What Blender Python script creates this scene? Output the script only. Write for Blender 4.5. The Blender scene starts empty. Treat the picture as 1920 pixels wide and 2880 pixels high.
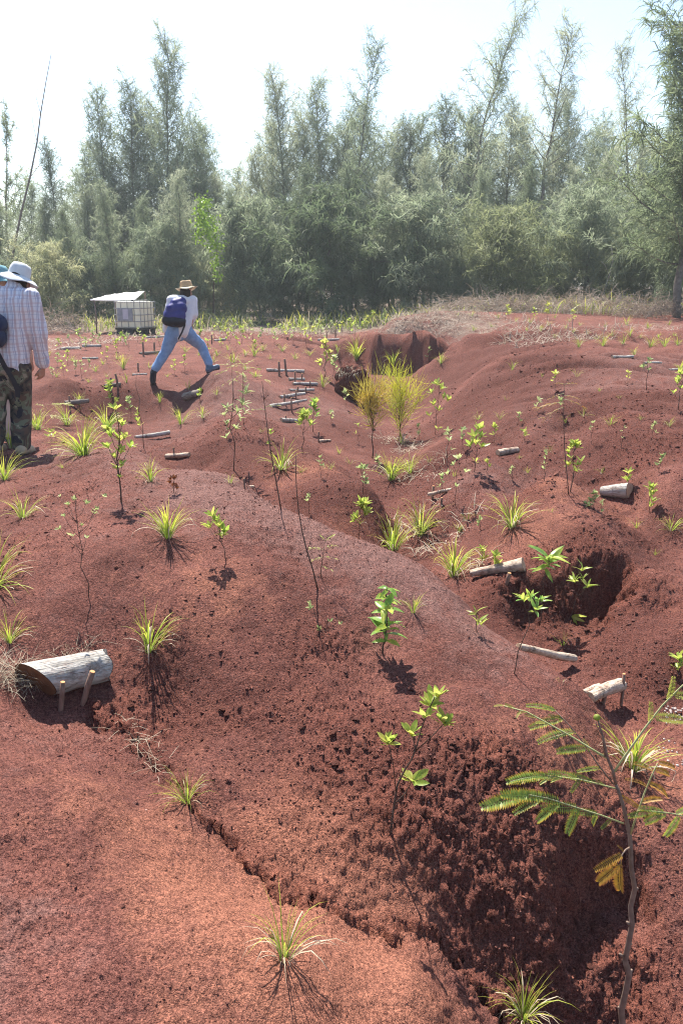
import bpy, bmesh, math, random
import numpy as np
from mathutils import Vector, Matrix, Quaternion, noise as mnoise

# ------------------------------------------------------------------ camera, sky, sun, exposure
SC = bpy.context.scene
COL = SC.collection
FPX = 2322.0                      # focal length in pixels of the 1920 x 2880 frame (18 mm on APS-C)
PITCH = math.radians(15.4)
CAM_Z = 1.6
cam_data = bpy.data.cameras.new('camera')
cam_data.sensor_fit = 'VERTICAL'
cam_data.sensor_height = 22.3
cam_data.lens = 22.3 * FPX / 2880.0
cam_data.clip_start = 0.05
cam_data.clip_end = 3000
cam_data.dof.use_dof = True
cam_data.dof.focus_distance = 3.6
cam_data.dof.aperture_fstop = 8.0
cam = bpy.data.objects.new('camera', cam_data)
cam.location = (0, 0, CAM_Z)
cam.rotation_euler = (math.pi / 2 - PITCH, 0, 0)
COL.objects.link(cam)
SC.camera = cam

SUN_EL, SUN_AZ = math.radians(55), math.radians(-18)     # azimuth from +Y, negative = left of the view
world = bpy.data.worlds.new('World')
SC.world = world
world.use_nodes = True
wn, wl = world.node_tree.nodes, world.node_tree.links
sky_tex = wn.new('ShaderNodeTexSky')
sky_tex.sky_type = 'NISHITA'
sky_tex.sun_disc = False
sky_tex.sun_elevation = SUN_EL
sky_tex.sun_rotation = SUN_AZ
sky_tex.air_density = 1.0
sky_tex.dust_density = 1.0
sky_tex.ozone_density = 1.0
wn['Background'].inputs['Strength'].default_value = 0.10
wl.new(sky_tex.outputs[0], wn['Background'].inputs['Color'])

sun_data = bpy.data.lights.new('sun', 'SUN')
sun_data.energy = 5.0
sun_data.angle = math.radians(0.53)
sun_data.color = (1.0, 0.93, 0.83)
sun = bpy.data.objects.new('sun', sun_data)
sun_dir = Vector((math.sin(SUN_AZ) * math.cos(SUN_EL), math.cos(SUN_AZ) * math.cos(SUN_EL), math.sin(SUN_EL)))
sun.rotation_euler = sun_dir.to_track_quat('Z', 'Y').to_euler()
sun.location = sun_dir * 60
COL.objects.link(sun)

vs = SC.view_settings
vs.view_transform = 'Standard'
vs.look = 'None'
vs.exposure = 1.3
vs.gamma = 1.0
vs.use_curve_mapping = False
SC.cycles.max_bounces = 4
SC.cycles.diffuse_bounces = 3
SC.cycles.transparent_max_bounces = 8
SC.cycles.transmission_bounces = 3
SC.cycles.use_denoising = True
SC.cycles.denoising_prefilter = 'NONE'
SC.cycles.filter_width = 1.1
SC.cycles.use_adaptive_sampling = True
SC.cycles.adaptive_threshold = 0.02

VEIL_DENSITY = 0.0011

# ------------------------------------------------------------------ helpers
CP, SP = math.cos(PITCH), math.sin(PITCH)

def ray(u, v):
    a, b = (u - 960.0) / FPX, (1440.0 - v) / FPX
    return (a, CP + b * SP, b * CP - SP)

def at_z(u, v, z):
    d = ray(u, v)
    t = (z - CAM_Z) / d[2]
    return (d[0] * t, d[1] * t, z)

def at_y(u, v, y):
    d = ray(u, v)
    t = y / d[1]
    return (d[0] * t, y, CAM_Z + d[2] * t)

def hash2(ix, iy, seed):
    n = (ix.astype(np.int64) * 374761393 + iy.astype(np.int64) * 668265263 + seed * 974711) & 0x7fffffff
    n = ((n ^ (n >> 13)) * 1274126177) & 0x7fffffff
    n = n ^ (n >> 16)
    return (n & 0xffff) / 65535.0

def vnoise(x, y, seed=0):
    ix, iy = np.floor(x), np.floor(y)
    fx, fy = x - ix, y - iy
    fx, fy = fx * fx * fx * (fx * (fx * 6 - 15) + 10), fy * fy * fy * (fy * (fy * 6 - 15) + 10)
    a, b = hash2(ix, iy, seed), hash2(ix + 1, iy, seed)
    c, d = hash2(ix, iy + 1, seed), hash2(ix + 1, iy + 1, seed)
    return (a + (b - a) * fx) * (1 - fy) + (c + (d - c) * fx) * fy - 0.5

def fbm(x, y, octaves=4, seed=0, gain=0.5):
    s, a = 0.0, 1.0
    for k in range(octaves):
        s = s + a * vnoise(x + 17.3 * k, y - 9.1 * k, seed + k)
        x, y, a = x * 2.03, y * 2.03, a * gain
    return s

def cells(x, y, seed=0):
    """rounded lumps: 1 at a cell's middle, 0 at its edge, and a random value per cell"""
    ix, iy = np.floor(x), np.floor(y)
    best = np.full(x.shape, 9.0)
    sec = np.full(x.shape, 9.0)
    val = np.zeros(x.shape)
    for dx in (-1, 0, 1):
        for dy in (-1, 0, 1):
            cx, cy = ix + dx, iy + dy
            px = cx + 0.1 + 0.8 * hash2(cx, cy, seed)
            py = cy + 0.1 + 0.8 * hash2(cx, cy, seed + 7)
            d = (px - x) ** 2 + (py - y) ** 2
            near = d < best
            sec = np.where(near, best, np.minimum(sec, d))
            val = np.where(near, hash2(cx, cy, seed + 13), val)
            best = np.minimum(best, d)
    return np.clip(np.sqrt(sec) - np.sqrt(best), 0, 1), val

def tag(o, label=None, category=None, group=None, kind=None):
    if label: o['label'] = label
    if category: o['category'] = category
    if group: o['group'] = group
    if kind: o['kind'] = kind
    return o

def mesh_from(name, verts, faces, mats=(), smooth=True, face_mat=None):
    me = bpy.data.meshes.new(name)
    verts = np.asarray(verts, dtype=np.float32).reshape(-1, 3)
    if isinstance(faces, np.ndarray):
        nf, k = faces.shape
        me.vertices.add(len(verts)); me.vertices.foreach_set('co', verts.ravel())
        me.loops.add(nf * k); me.loops.foreach_set('vertex_index', faces.astype(np.int32).ravel())
        me.polygons.add(nf)
        me.polygons.foreach_set('loop_start', np.arange(0, nf * k, k, dtype=np.int32))
        me.polygons.foreach_set('loop_total', np.full(nf, k, dtype=np.int32))
        me.update(calc_edges=True)
    else:
        me.from_pydata([tuple(map(float, p)) for p in verts], [], [tuple(f) for f in faces])
        me.update()
    for m in mats:
        me.materials.append(m)
    me.polygons.foreach_set('use_smooth', np.full(len(me.polygons), smooth, dtype=bool))
    if face_mat is not None:
        me.polygons.foreach_set('material_index', np.asarray(face_mat, dtype=np.int32))
    me.update()
    return me

def link(name, data=None, parent=None, loc=None, rot=None, scale=None):
    o = bpy.data.objects.new(name, data)
    COL.objects.link(o)
    if parent is not None: o.parent = parent
    if loc is not None: o.location = loc
    if rot is not None: o.rotation_euler = rot
    if scale is not None: o.scale = (scale,) * 3 if isinstance(scale, (int, float)) else scale
    return o

def copy_tree(o, parent=None):
    c = o.copy()
    COL.objects.link(c)
    c.parent = parent
    for ch in list(o.children):
        copy_tree(ch, c)
    return c

# ------------------------------------------------------------------ materials
def new_mat(name):
    m = bpy.data.materials.new(name)
    m.use_nodes = True
    nt = m.node_tree
    b = nt.nodes['Principled BSDF']
    b.inputs['Roughness'].default_value = 0.8
    b.inputs['Specular IOR Level'].default_value = 0.25
    return m, nt, b

def ramp(nt, fac, stops, interp='LINEAR'):
    r = nt.nodes.new('ShaderNodeValToRGB')
    r.color_ramp.interpolation = interp
    els = r.color_ramp.elements
    while len(els) < len(stops): els.new(0.5)
    for e, (p, c) in zip(els, stops):
        e.position = p
        e.color = (*c, 1) if len(c) == 3 else c
    nt.links.new(fac, r.inputs[0])
    return r.outputs[0]

def noise_node(nt, scale, detail=4, rough=0.55, coord='Object', vec=None, dist=0.0):
    n = nt.nodes.new('ShaderNodeTexNoise')
    n.inputs['Scale'].default_value = scale
    n.inputs['Detail'].default_value = detail
    n.inputs['Roughness'].default_value = rough
    n.inputs['Distortion'].default_value = dist
    if vec is None:
        tc = nt.nodes.new('ShaderNodeTexCoord')
        vec = tc.outputs[coord]
    nt.links.new(vec, n.inputs['Vector'])
    return n

def mixc(nt, fac, a, b, mode='MIX'):
    m = nt.nodes.new('ShaderNodeMix')
    m.data_type = 'RGBA'
    m.blend_type = mode
    for sock, val in ((m.inputs[0], fac), (m.inputs[6], a), (m.inputs[7], b)):
        if isinstance(val, (int, float)): sock.default_value = val
        elif isinstance(val, tuple): sock.default_value = (*val, 1) if len(val) == 3 else val
        else: nt.links.new(val, sock)
    return m.outputs[2]

def bump(nt, b, height, strength=0.4, dist=0.01, normal=None):
    n = nt.nodes.new('ShaderNodeBump')
    n.inputs['Strength'].default_value = strength
    n.inputs['Distance'].default_value = dist
    nt.links.new(height, n.inputs['Height'])
    if normal is not None: nt.links.new(normal, n.inputs['Normal'])
    nt.links.new(n.outputs[0], b.inputs['Normal'])
    return n.outputs[0]

def simple_mat(name, c1, c2, scale=20, rough=0.8, bump_s=0.2, bump_d=0.004, coord='Object', spec=0.25, stretch=None):
    m, nt, b = new_mat(name)
    tc = nt.nodes.new('ShaderNodeTexCoord')
    vec = tc.outputs[coord]
    if stretch:
        mp = nt.nodes.new('ShaderNodeMapping')
        mp.inputs['Scale'].default_value = stretch
        nt.links.new(vec, mp.inputs[0]); vec = mp.outputs[0]
    n = noise_node(nt, scale, 5, 0.6, vec=vec)
    nt.links.new(ramp(nt, n.outputs[0], [(0.3, c1), (0.7, c2)]), b.inputs['Base Color'])
    b.inputs['Roughness'].default_value = rough
    b.inputs['Specular IOR Level'].default_value = spec
    if bump_s: bump(nt, b, n.outputs[0], bump_s, bump_d)
    return m

def leaf_mat(name, stops, transl=0.45, scale=3.0, rough=0.5, attr=None, spec=0.3):
    """leaf: diffuse + light coming through; the hue varies along the leaf (attribute) or by noise / object"""
    m, nt, b = new_mat(name)
    oi = nt.nodes.new('ShaderNodeObjectInfo')
    n = noise_node(nt, scale, 2, 0.5)
    if attr:
        at = nt.nodes.new('ShaderNodeAttribute'); at.attribute_name = attr
        fac = at.outputs['Fac']
        ad = nt.nodes.new('ShaderNodeMath'); ad.operation = 'ADD'
        mu = nt.nodes.new('ShaderNodeMath'); mu.operation = 'MULTIPLY_ADD'
        nt.links.new(n.outputs[0], mu.inputs[0]); mu.inputs[1].default_value = 0.5; mu.inputs[2].default_value = -0.25
        nt.links.new(fac, ad.inputs[0]); nt.links.new(mu.outputs[0], ad.inputs[1])
        fac = ad.outputs[0]
    else:
        ad = nt.nodes.new('ShaderNodeMath'); ad.operation = 'ADD'
        mu = nt.nodes.new('ShaderNodeMath'); mu.operation = 'MULTIPLY_ADD'
        nt.links.new(oi.outputs['Random'], mu.inputs[0]); mu.inputs[1].default_value = 0.5; mu.inputs[2].default_value = -0.25
        nt.links.new(n.outputs[0], ad.inputs[0]); nt.links.new(mu.outputs[0], ad.inputs[1])
        fac = ad.outputs[0]
    col = ramp(nt, fac, stops)
    nt.links.new(col, b.inputs['Base Color'])
    b.inputs['Roughness'].default_value = rough
    b.inputs['Specular IOR Level'].default_value = spec
    t = nt.nodes.new('ShaderNodeBsdfTranslucent')
    nt.links.new(col, t.inputs['Color'])
    mx = nt.nodes.new('ShaderNodeMixShader')
    mx.inputs[0].default_value = transl
    nt.links.new(b.outputs[0], mx.inputs[1]); nt.links.new(t.outputs[0], mx.inputs[2])
    nt.links.new(mx.outputs[0], nt.nodes['Material Output'].inputs['Surface'])
    return m
# ------------------------------------------------------------------ the ground: eroded red earth
# survey points of the gullied slope: (u, v) of the photograph and the height there
SURVEY = [
 # near slope the camera stands on
 (0,2880,.06),(350,2880,.04),(750,2880,-.06),(1050,2880,-.25),(0,2500,.10),(300,2500,.08),(600,2600,0),(0,2200,.10),(250,2250,.06),
 (0,2040,.03),(850,2720,-.10),(1150,2780,-.30),
 # the rill below the split log
 (100,1985,-.02),(280,2000,-.04),(390,2090,-.07),(480,2180,-.10),(620,2350,-.16),(740,2450,-.20),(850,2530,-.25),(1050,2630,-.36),(1300,2730,-.52),(1400,2860,-.62),
 (1880,2450,-.58),(1910,2650,-.70),(1920,2850,-.82),(1720,2870,-.86),(1520,2870,-.72),(1900,2320,-.50),
 # mound beyond the rill: foot, flank, top
 (560,2170,-.05),(760,2380,-.17),(930,2480,-.24),(1150,2590,-.38),(1380,2700,-.55),
 (0,1800,.08),(150,1720,.12),(330,1800,.06),(500,1930,.0),(700,2100,-.05),(900,2250,-.12),(1100,2310,-.17),(1250,2400,-.27),(1500,2600,-.50),
 (0,1500,.16),(300,1600,.17),(640,1640,.15),(450,1820,.08),(700,1880,.06),(900,2000,.0),(1080,1830,.0),(1200,2050,-.05),(1400,2090,-.12),(1300,2200,-.16),
 (1500,2200,-.24),(1560,2050,-.18),(1000,1700,.08),(1350,1900,-.07),(400,1450,.22),(150,1350,.14),(0,1330,.1),
 # crest of the mound, from the left person to the right
 (60,1275,.06),(230,1250,.08),(404,1273,.15),(575,1340,.18),(686,1362,.19),(784,1428,.165),(930,1490,.135),(1102,1552,.085),(1200,1597,.035),(1298,1680,-.03),(1445,1816,-.10),(1567,1914,-.17),(1640,1970,-.23),
 # small valley behind that crest
 (330,1215,-.10),(480,1262,-.12),(1100,1515,-.24),(1200,1545,-.25),
 # middle hump and its orange shoulder
 (470,1238,-.02),(560,1200,.03),(790,1195,.03),(850,1235,-.03),
 
 # main gully
 (1060,1440,-.25),(1180,1430,-.2),(1130,1330,-.22),(1110,1240,-.25),(1080,1170,-.28),(1250,1500,-.2),(1330,1540,-.17),(1320,1600,-.2),
 # side slope with the small log steps
 (900,1180,-.12),(960,1140,-.15),(800,1160,-.08),(840,1110,-.02),(860,1050,.05),(760,1080,.04),(990,1230,-.2),
 # dam log and the pit below it
 (1400,1640,-.16),(1500,1645,-.17),
 (1560,1640,-.17),(1640,1590,-.10),(1740,1560,-.05),(1800,1580,-.10),(1740,1760,-.25),(1840,1640,-.10),(1680,1850,-.36),(1600,1850,-.36),(1520,1855,-.34),
 (1850,1700,-.18),(1820,1820,-.27),(1920,1750,-.18),(1900,1860,-.30),
 (1700,1930,-.42),(1640,1930,-.36),(1800,1970,-.44),(1920,1960,-.42),(1720,2030,-.42),(1830,2060,-.44),(1920,2080,-.45),(1750,2150,-.40),(1900,2180,-.47),
 # mound with the far log
 (1440,1460,-.03),(1560,1350,.08),(1600,1440,.07),(1480,1380,.0),(1660,1500,.03),(1380,1400,-.08),(1340,1450,-.14),(1760,1480,.0),
 (1650,1390,.0),(1720,1415,-.08),(1800,1460,-.10),(1850,1520,-.12),(1920,1560,-.16),(1900,1620,-.10),
 (1280,1350,-.18),(1400,1270,-.14),(1500,1310,-.02),(1620,1340,-.03),
 # right bank
 (1900,1470,-.05),(1860,1380,.1),(1780,1330,.09),(1900,1250,.26),(1900,1130,.42),(1900,1040,.52),(1700,1200,.30),(1560,1240,.02),(1500,1200,.12),(1400,1220,-.04),
 (1350,1150,.0),(1260,1190,-.16),(1250,1110,-.1),(1700,1090,.47),(1500,1090,.33),(1500,1000,.54),(1360,1040,.28),(1650,990,.62),(1800,970,.58),(1920,960,.60),
 # gully head: foot of the scarp and its rim
 (1170,1120,-.28),(1080,1080,-.25),(1100,1045,-.3),(1190,1042,-.3),(1270,1025,-.1),
 (1300,1000,.15),
 (980,1010,-.25),(900,990,-.15),(820,975,-.02),
 # clod slope left of the boulder, far field
 (930,1060,-.05),(700,985,.05),(640,1010,.08),(740,1030,.06),
 (595,1042,.21),(540,1110,-.1),(430,1082,.05),(520,1150,-.08),(640,1080,.14),(380,1150,-.12),(480,1180,-.10),
 (200,1062,.14),(330,1085,.06),(140,1070,.12),(270,1108,-.06),(250,1160,-.12),(120,1200,-.06),(300,1190,-.12),(60,1150,-.05),(400,1050,.06),
 (100,1000,.03),(300,990,.04),(500,1000,.05),(0,1040,.05),(0,1180,-.02),
]
def relief(u, v, z):
    near = min(1.0, max(0.0, (2150 - v) / 450.0)); left = min(1.0, max(0.0, (1400 - u) / 150.0))
    return 1.0 + near * ((.85 if z < 0 else .75) * left + (.25 if z < 0 else 0) * (1 - left))
GROUND_XYZ = [at_z(u, v, z * relief(u, v, z)) for u, v, z in SURVEY]
GROUND_XYZ += [(-.85, 6.7, -.26), (-1.35, 7.1, -.22), (-.35, 6.2, -.28), (-.05, 5.75, -.30), (-1.9, 7.9, -.2)]
GROUND_XYZ += [at_z(*p) for p in [
 # steep front faces of the middle humps, true heights
 (690,1150,.17),(700,1205,.12),(700,1265,.03),(690,1330,-.09),(600,1250,.05),(600,1300,-.07),(540,1240,.0),(780,1330,-.08),(790,1260,.0),
 (880,1292,.03),(960,1322,.02),(1050,1380,-.05),(880,1380,-.06),(960,1412,-.10),(1040,1440,-.2),(890,1455,-.19),(970,1485,-.26),(820,1300,-.02),
 # main gully bottom
 (1120,1480,-.46),(1150,1400,-.46),(1120,1330,-.48),(1100,1260,-.46),(1080,1190,-.44),
 # steep foot of the right bank
 (1260,1430,-.20),(1240,1340,-.22),(1230,1260,-.15),(1300,1300,-.05),(1330,1240,.02)]]
# behind each crest the ground falls away steeply
for crest, k in (([(404,1273,.15),(575,1340,.18),(686,1362,.19),(784,1428,.165),(930,1490,.135),(1102,1552,.085)], 1.0), ([(1200,1597,.035),(1298,1680,-.03),(1380,1755,-.07),(1445,1816,-.10),(1510,1868,-.135),(1567,1914,-.17)], 1.35),
                 ([(560,1200,.03),(640,1168,.05),(690,1150,.09),(790,1195,.03)], .5), ([(880,1295,.05),(960,1330,.04),(1060,1390,-.02)], .35),
                 ([(1480,1380,.0),(1560,1350,.08),(1640,1375,.06)], .7), ([(200,1062,.14),(140,1070,.12)], .4)):
    for u, v, z in crest:
        p = at_z(u, v, z * relief(u, v, z))
        f = 1 + .085 * k
        GROUND_XYZ.append((p[0] * f, p[1] * f, p[2] - .042 * k * p[1]))
# rim of the scarp, the dry-grass knoll, far field and the parts out of the frame (plan positions)
GROUND_XYZ += [at_y(1060,940,19.2), at_y(1150,933,19.1), at_y(1230,930,19.0), at_y(1290,945,18.6),
 at_y(1000,945,20.6), at_y(930,962,20.6), at_y(840,948,20.4), at_y(760,950,20.2), at_y(700,955,20.0),
 at_y(1100,905,23.5), at_y(1250,878,25.0), at_y(1350,885,25.0), at_y(1420,920,19.5), at_y(1550,915,20.5), at_y(1700,930,18.5), at_y(1850,925,19.5),
 at_y(1500,890,26), at_y(1700,895,26), at_y(1900,900,26)]
GROUND_XYZ += [(-9,26,.0),(-6,30,.0),(-2,30,.02),(1,29,.1),(-14,20,.0),(-16,35,.1),(0,42,.2),(14,38,.9),(24,30,1.0),(12,24,.85),(16,18,.8),(10,12,.6),(8,8,.35),
 (-8,12,.0),(-6,8,.02),(-4,5,.1),(-3,2,.12),(-3,-1,.1),(0,-2,.05),(0,.3,.02),(3,-2,-.6),(2.2,.5,-.85),(4.5,1,-.6),(4,3,-.35),(5,5,-.1),(6,6.5,.15),
 (-40,40,.3),(40,50,1.2),(0,80,.4),(-60,100,.5),(60,110,1.0),(-25,10,.0),(25,8,.8),(-20,-6,.1),(20,-6,.0)]
GP = np.array(GROUND_XYZ, dtype=np.float64)

def warp(x, y):
    w = np.where(y > -0.2, y + 1.2, 1.0 / (0.8 - np.minimum(y, -0.2)))
    w = np.maximum(w, 0.15)
    return x / np.maximum(y + 1.2, 1.0) * 1.6, np.log(w) 

_pu, _pv = warp(GP[:, 0], GP[:, 1])
MQ = 0.035
def _phi(r2): return np.sqrt(r2 + MQ * MQ)
_A = _phi((_pu[:, None] - _pu[None]) ** 2 + (_pv[:, None] - _pv[None]) ** 2)
_n = len(GP)
_M = np.zeros((_n + 3, _n + 3))
_M[:_n, :_n] = _A - np.eye(_n) * 0.0015
_M[:_n, _n] = 1; _M[:_n, _n + 1] = _pu; _M[:_n, _n + 2] = _pv
_M[_n:, :_n] = _M[:_n, _n:].T
_W = np.linalg.solve(_M, np.concatenate([GP[:, 2], np.zeros(3)]))

def base_z(x, y):
    x = np.asarray(x, dtype=np.float64); y = np.asarray(y, dtype=np.float64)
    sh = x.shape
    u, v = warp(x.ravel(), y.ravel())
    out = np.empty(u.shape)
    for i in range(0, len(u), 40000):
        a, b = u[i:i + 40000, None], v[i:i + 40000, None]
        out[i:i + 40000] = _phi((a - _pu) ** 2 + (b - _pv) ** 2) @ _W[:_n] + _W[_n] + a[:, 0] * _W[_n + 1] + b[:, 0] * _W[_n + 2]
    return out.reshape(sh)

# near scour: an alcove bitten out of the mound at the lower right, in plan
ALCOVE = [(0.74, 2.50), (0.84, 2.66), (0.97, 2.76), (1.10, 2.78), (1.20, 2.72), (1.24, 2.58), (1.20, 2.44), (1.22, 2.20), (1.30, 1.9), (1.3, 1.4), (0.98, 1.7), (0.86, 2.1), (0.78, 2.3)]
PIT = [(0.98, 4.62), (1.02, 4.80), (1.2, 4.84), (1.35, 4.88), (1.5, 4.94), (1.68, 4.97), (1.82, 4.94), (1.78, 4.75), (1.6, 4.5), (1.45, 4.25), (1.25, 4.12), (1.08, 4.3)]
def poly_dist(x, y, poly):
    """signed distance to a closed polygon, positive inside"""
    d = np.full(x.shape, 1e9); inside = np.zeros(x.shape, bool)
    for (x0, y0), (x1, y1) in zip(poly, poly[1:] + poly[:1]):
        ex, ey = x1 - x0, y1 - y0
        t = np.clip(((x - x0) * ex + (y - y0) * ey) / (ex * ex + ey * ey), 0, 1)
        d = np.minimum(d, (x - x0 - t * ex) ** 2 + (y - y0 - t * ey) ** 2)
        c = ((y0 > y) != (y1 > y)) & (x < (x1 - x0) * (y - y0) / (y1 - y0 + 1e-12) + x0)
        inside ^= c
    d = np.sqrt(d)
    return np.where(inside, d, -d)

def sstep(a, b, x):
    t = np.clip((x - a) / (b - a), 0, 1)
    return t * t * (3 - 2 * t)

SCARP = [(0.70, 19.2), (1.5, 19.1), (2.2, 19.0), (2.62, 18.7), (2.7, 17.9), (2.2, 17.5), (1.2, 17.3), (0.2, 17.8), (-0.5, 18.8), (-1.5, 19.4), (-2.3, 19.8), (-2.3, 20.05), (-1.2, 20.3), (-0.4, 20.5), (0.3, 20.4), (0.55, 19.7)]
def soft_z(x, y):
    z = base_z(x, y)
    wob = 0.05 * fbm(x * 5, y * 5, 3, 91) + 0.02 * fbm(x * 19, y * 19, 2, 95)
    # alcove
    near2 = (y > 3.8) & (y < 5.6) & (x > 0.4) & (x < 2.6)
    near = (y < 4.5) & (y > 0.5) & (np.abs(x) < 4)
    if near.any() or near2.any():
        xs, ys = x[near], y[near]
        d = poly_dist(xs, ys, ALCOVE) + wob[near]
        floor = -0.74
        k = sstep(-0.02, 0.12, d)
        zz = z[near]
        z[near] = zz * (1 - k) + np.minimum(zz, np.maximum(floor, zz - 0.26)) * k
        d = poly_dist(x[near2], y[near2], PIT) + wob[near2] * 1.8 if near2.any() else None
        if d is not None:
            k = sstep(-0.07, 0.16, d)
            z[near2] = z[near2] * (1 - k) + np.minimum(z[near2], -0.42 + 0.05 * wob[near2] / 0.05) * k
    near3 = (y > 15.5) & (y < 22) & (x > -4) & (x < 4.5)
    if near3.any():
        xs, ys = x[near3], y[near3]
        d = poly_dist(xs, ys, SCARP) + 0.16 * fbm(xs * 1.7, ys * 1.7, 4, 23)
        k = sstep(-0.12, 0.30, d)
        zz = z[near3]
        z[near3] = zz * (1 - k) + np.minimum(zz, -0.38 + 0.42 * sstep(0.3, -1.6, xs)) * k
    # lip of soil along the near rill: the far side stands a few cm proud, undercut
    return z

RILL = np.array([at_z(*p)[:2] for p in [(250,1985,-.04),(330,2040,-.06),(390,2090,-.07),(480,2180,-.10),(550,2270,-.13),(620,2350,-.16),(740,2450,-.20),(850,2535,-.25),(950,2585,-.3),(1050,2632,-.36),(1180,2680,-.44),(1300,2735,-.52),(1360,2800,-.57),(1400,2860,-.62),(1450,2960,-.68)]])
def line_dist(x, y, pts):
    d = np.full(x.shape, 1e9); side = np.zeros(x.shape)
    for (x0, y0), (x1, y1) in zip(pts[:-1], pts[1:]):
        ex, ey = x1 - x0, y1 - y0
        t = np.clip(((x - x0) * ex + (y - y0) * ey) / (ex * ex + ey * ey), 0, 1)
        dx, dy = x - x0 - t * ex, y - y0 - t * ey
        q = dx * dx + dy * dy
        s = np.sign(ex * dy - ey * dx)
        side = np.where(q < d, s, side)
        d = np.minimum(d, q)
    return np.sqrt(d) * side

# where the earth is crumbly: middle (u, v, z), radius in metres, amount
CRUMB = [(600,2050,-.05,.30,.8),(760,2080,-.05,.35,.8),(1000,2150,-.1,.35,1.),(1200,2180,-.12,.30,1.1),(1350,2160,-.15,.28,1.2),(1480,2250,-.25,.28,1.2),(1600,2350,-.35,.25,1.2),(1450,2450,-.4,.35,1.0),
 (1600,2550,-.5,.3,1.0),(1800,2300,-.45,.25,1.2),(1500,2650,-.55,.3,.8),(1700,2750,-.8,.4,.8),(1880,2500,-.7,.4,.8),(1780,2200,-.42,.2,.8),
 (450,1950,.0,.25,.6),(550,1800,.08,.4,.4),(850,1850,.05,.35,.4),(1450,1700,-.3,.3,1.),(1650,1640,-.2,.45,1.1),(1760,1620,-.1,.3,1.),(1560,1790,-.42,.3,.7),
 (1850,1850,-.25,.35,.9),(1900,1800,-.2,.3,.8),(1640,1440,.0,.35,.7),(1720,1470,.0,.3,1.),(1500,1420,.0,.3,.6),(1280,1650,-.1,.3,.5),(1180,1540,-.2,.3,.4),
 (1800,1300,.1,.6,.9),(1640,1280,.05,.5,.7),(1500,1220,.0,.6,.5),(1350,1050,.1,1.2,.6),(1450,1050,.2,1.2,.6),(1650,1120,.3,.8,.35),
 (700,1330,-.15,.4,.25),(900,1400,-.12,.4,.25),(980,1440,-.2,.3,.3),(640,1260,-.06,.5,.25),(280,1100,.0,.6,.7),(1200,1370,-.2,.4,.7),(100,1600,.15,.5,.35),(200,1500,.15,.6,.35),(350,1980,-.03,.1,.9),(1450,1080,.25,1.1,.55),(1600,1150,.3,.9,.5),(1750,1200,.3,.8,.45),(1350,1000,.2,1.4,.6),(1550,1030,.4,1.2,.4),(1250,1150,-.1,.8,.5)]
CRUMB_W = np.array([(*at_z(u, v, z)[:2], r, a) for u, v, z, r, a in CRUMB])
def crumb_mask(x, y):
    m = np.zeros(x.shape)
    for cx, cy, r, a in CRUMB_W:
        q = (x - cx) ** 2 + (y - cy) ** 2
        sel = q < (3 * r) ** 2
        m[sel] = np.maximum(m[sel], a * np.exp(-q[sel] / (r * r)))
    return m

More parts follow.
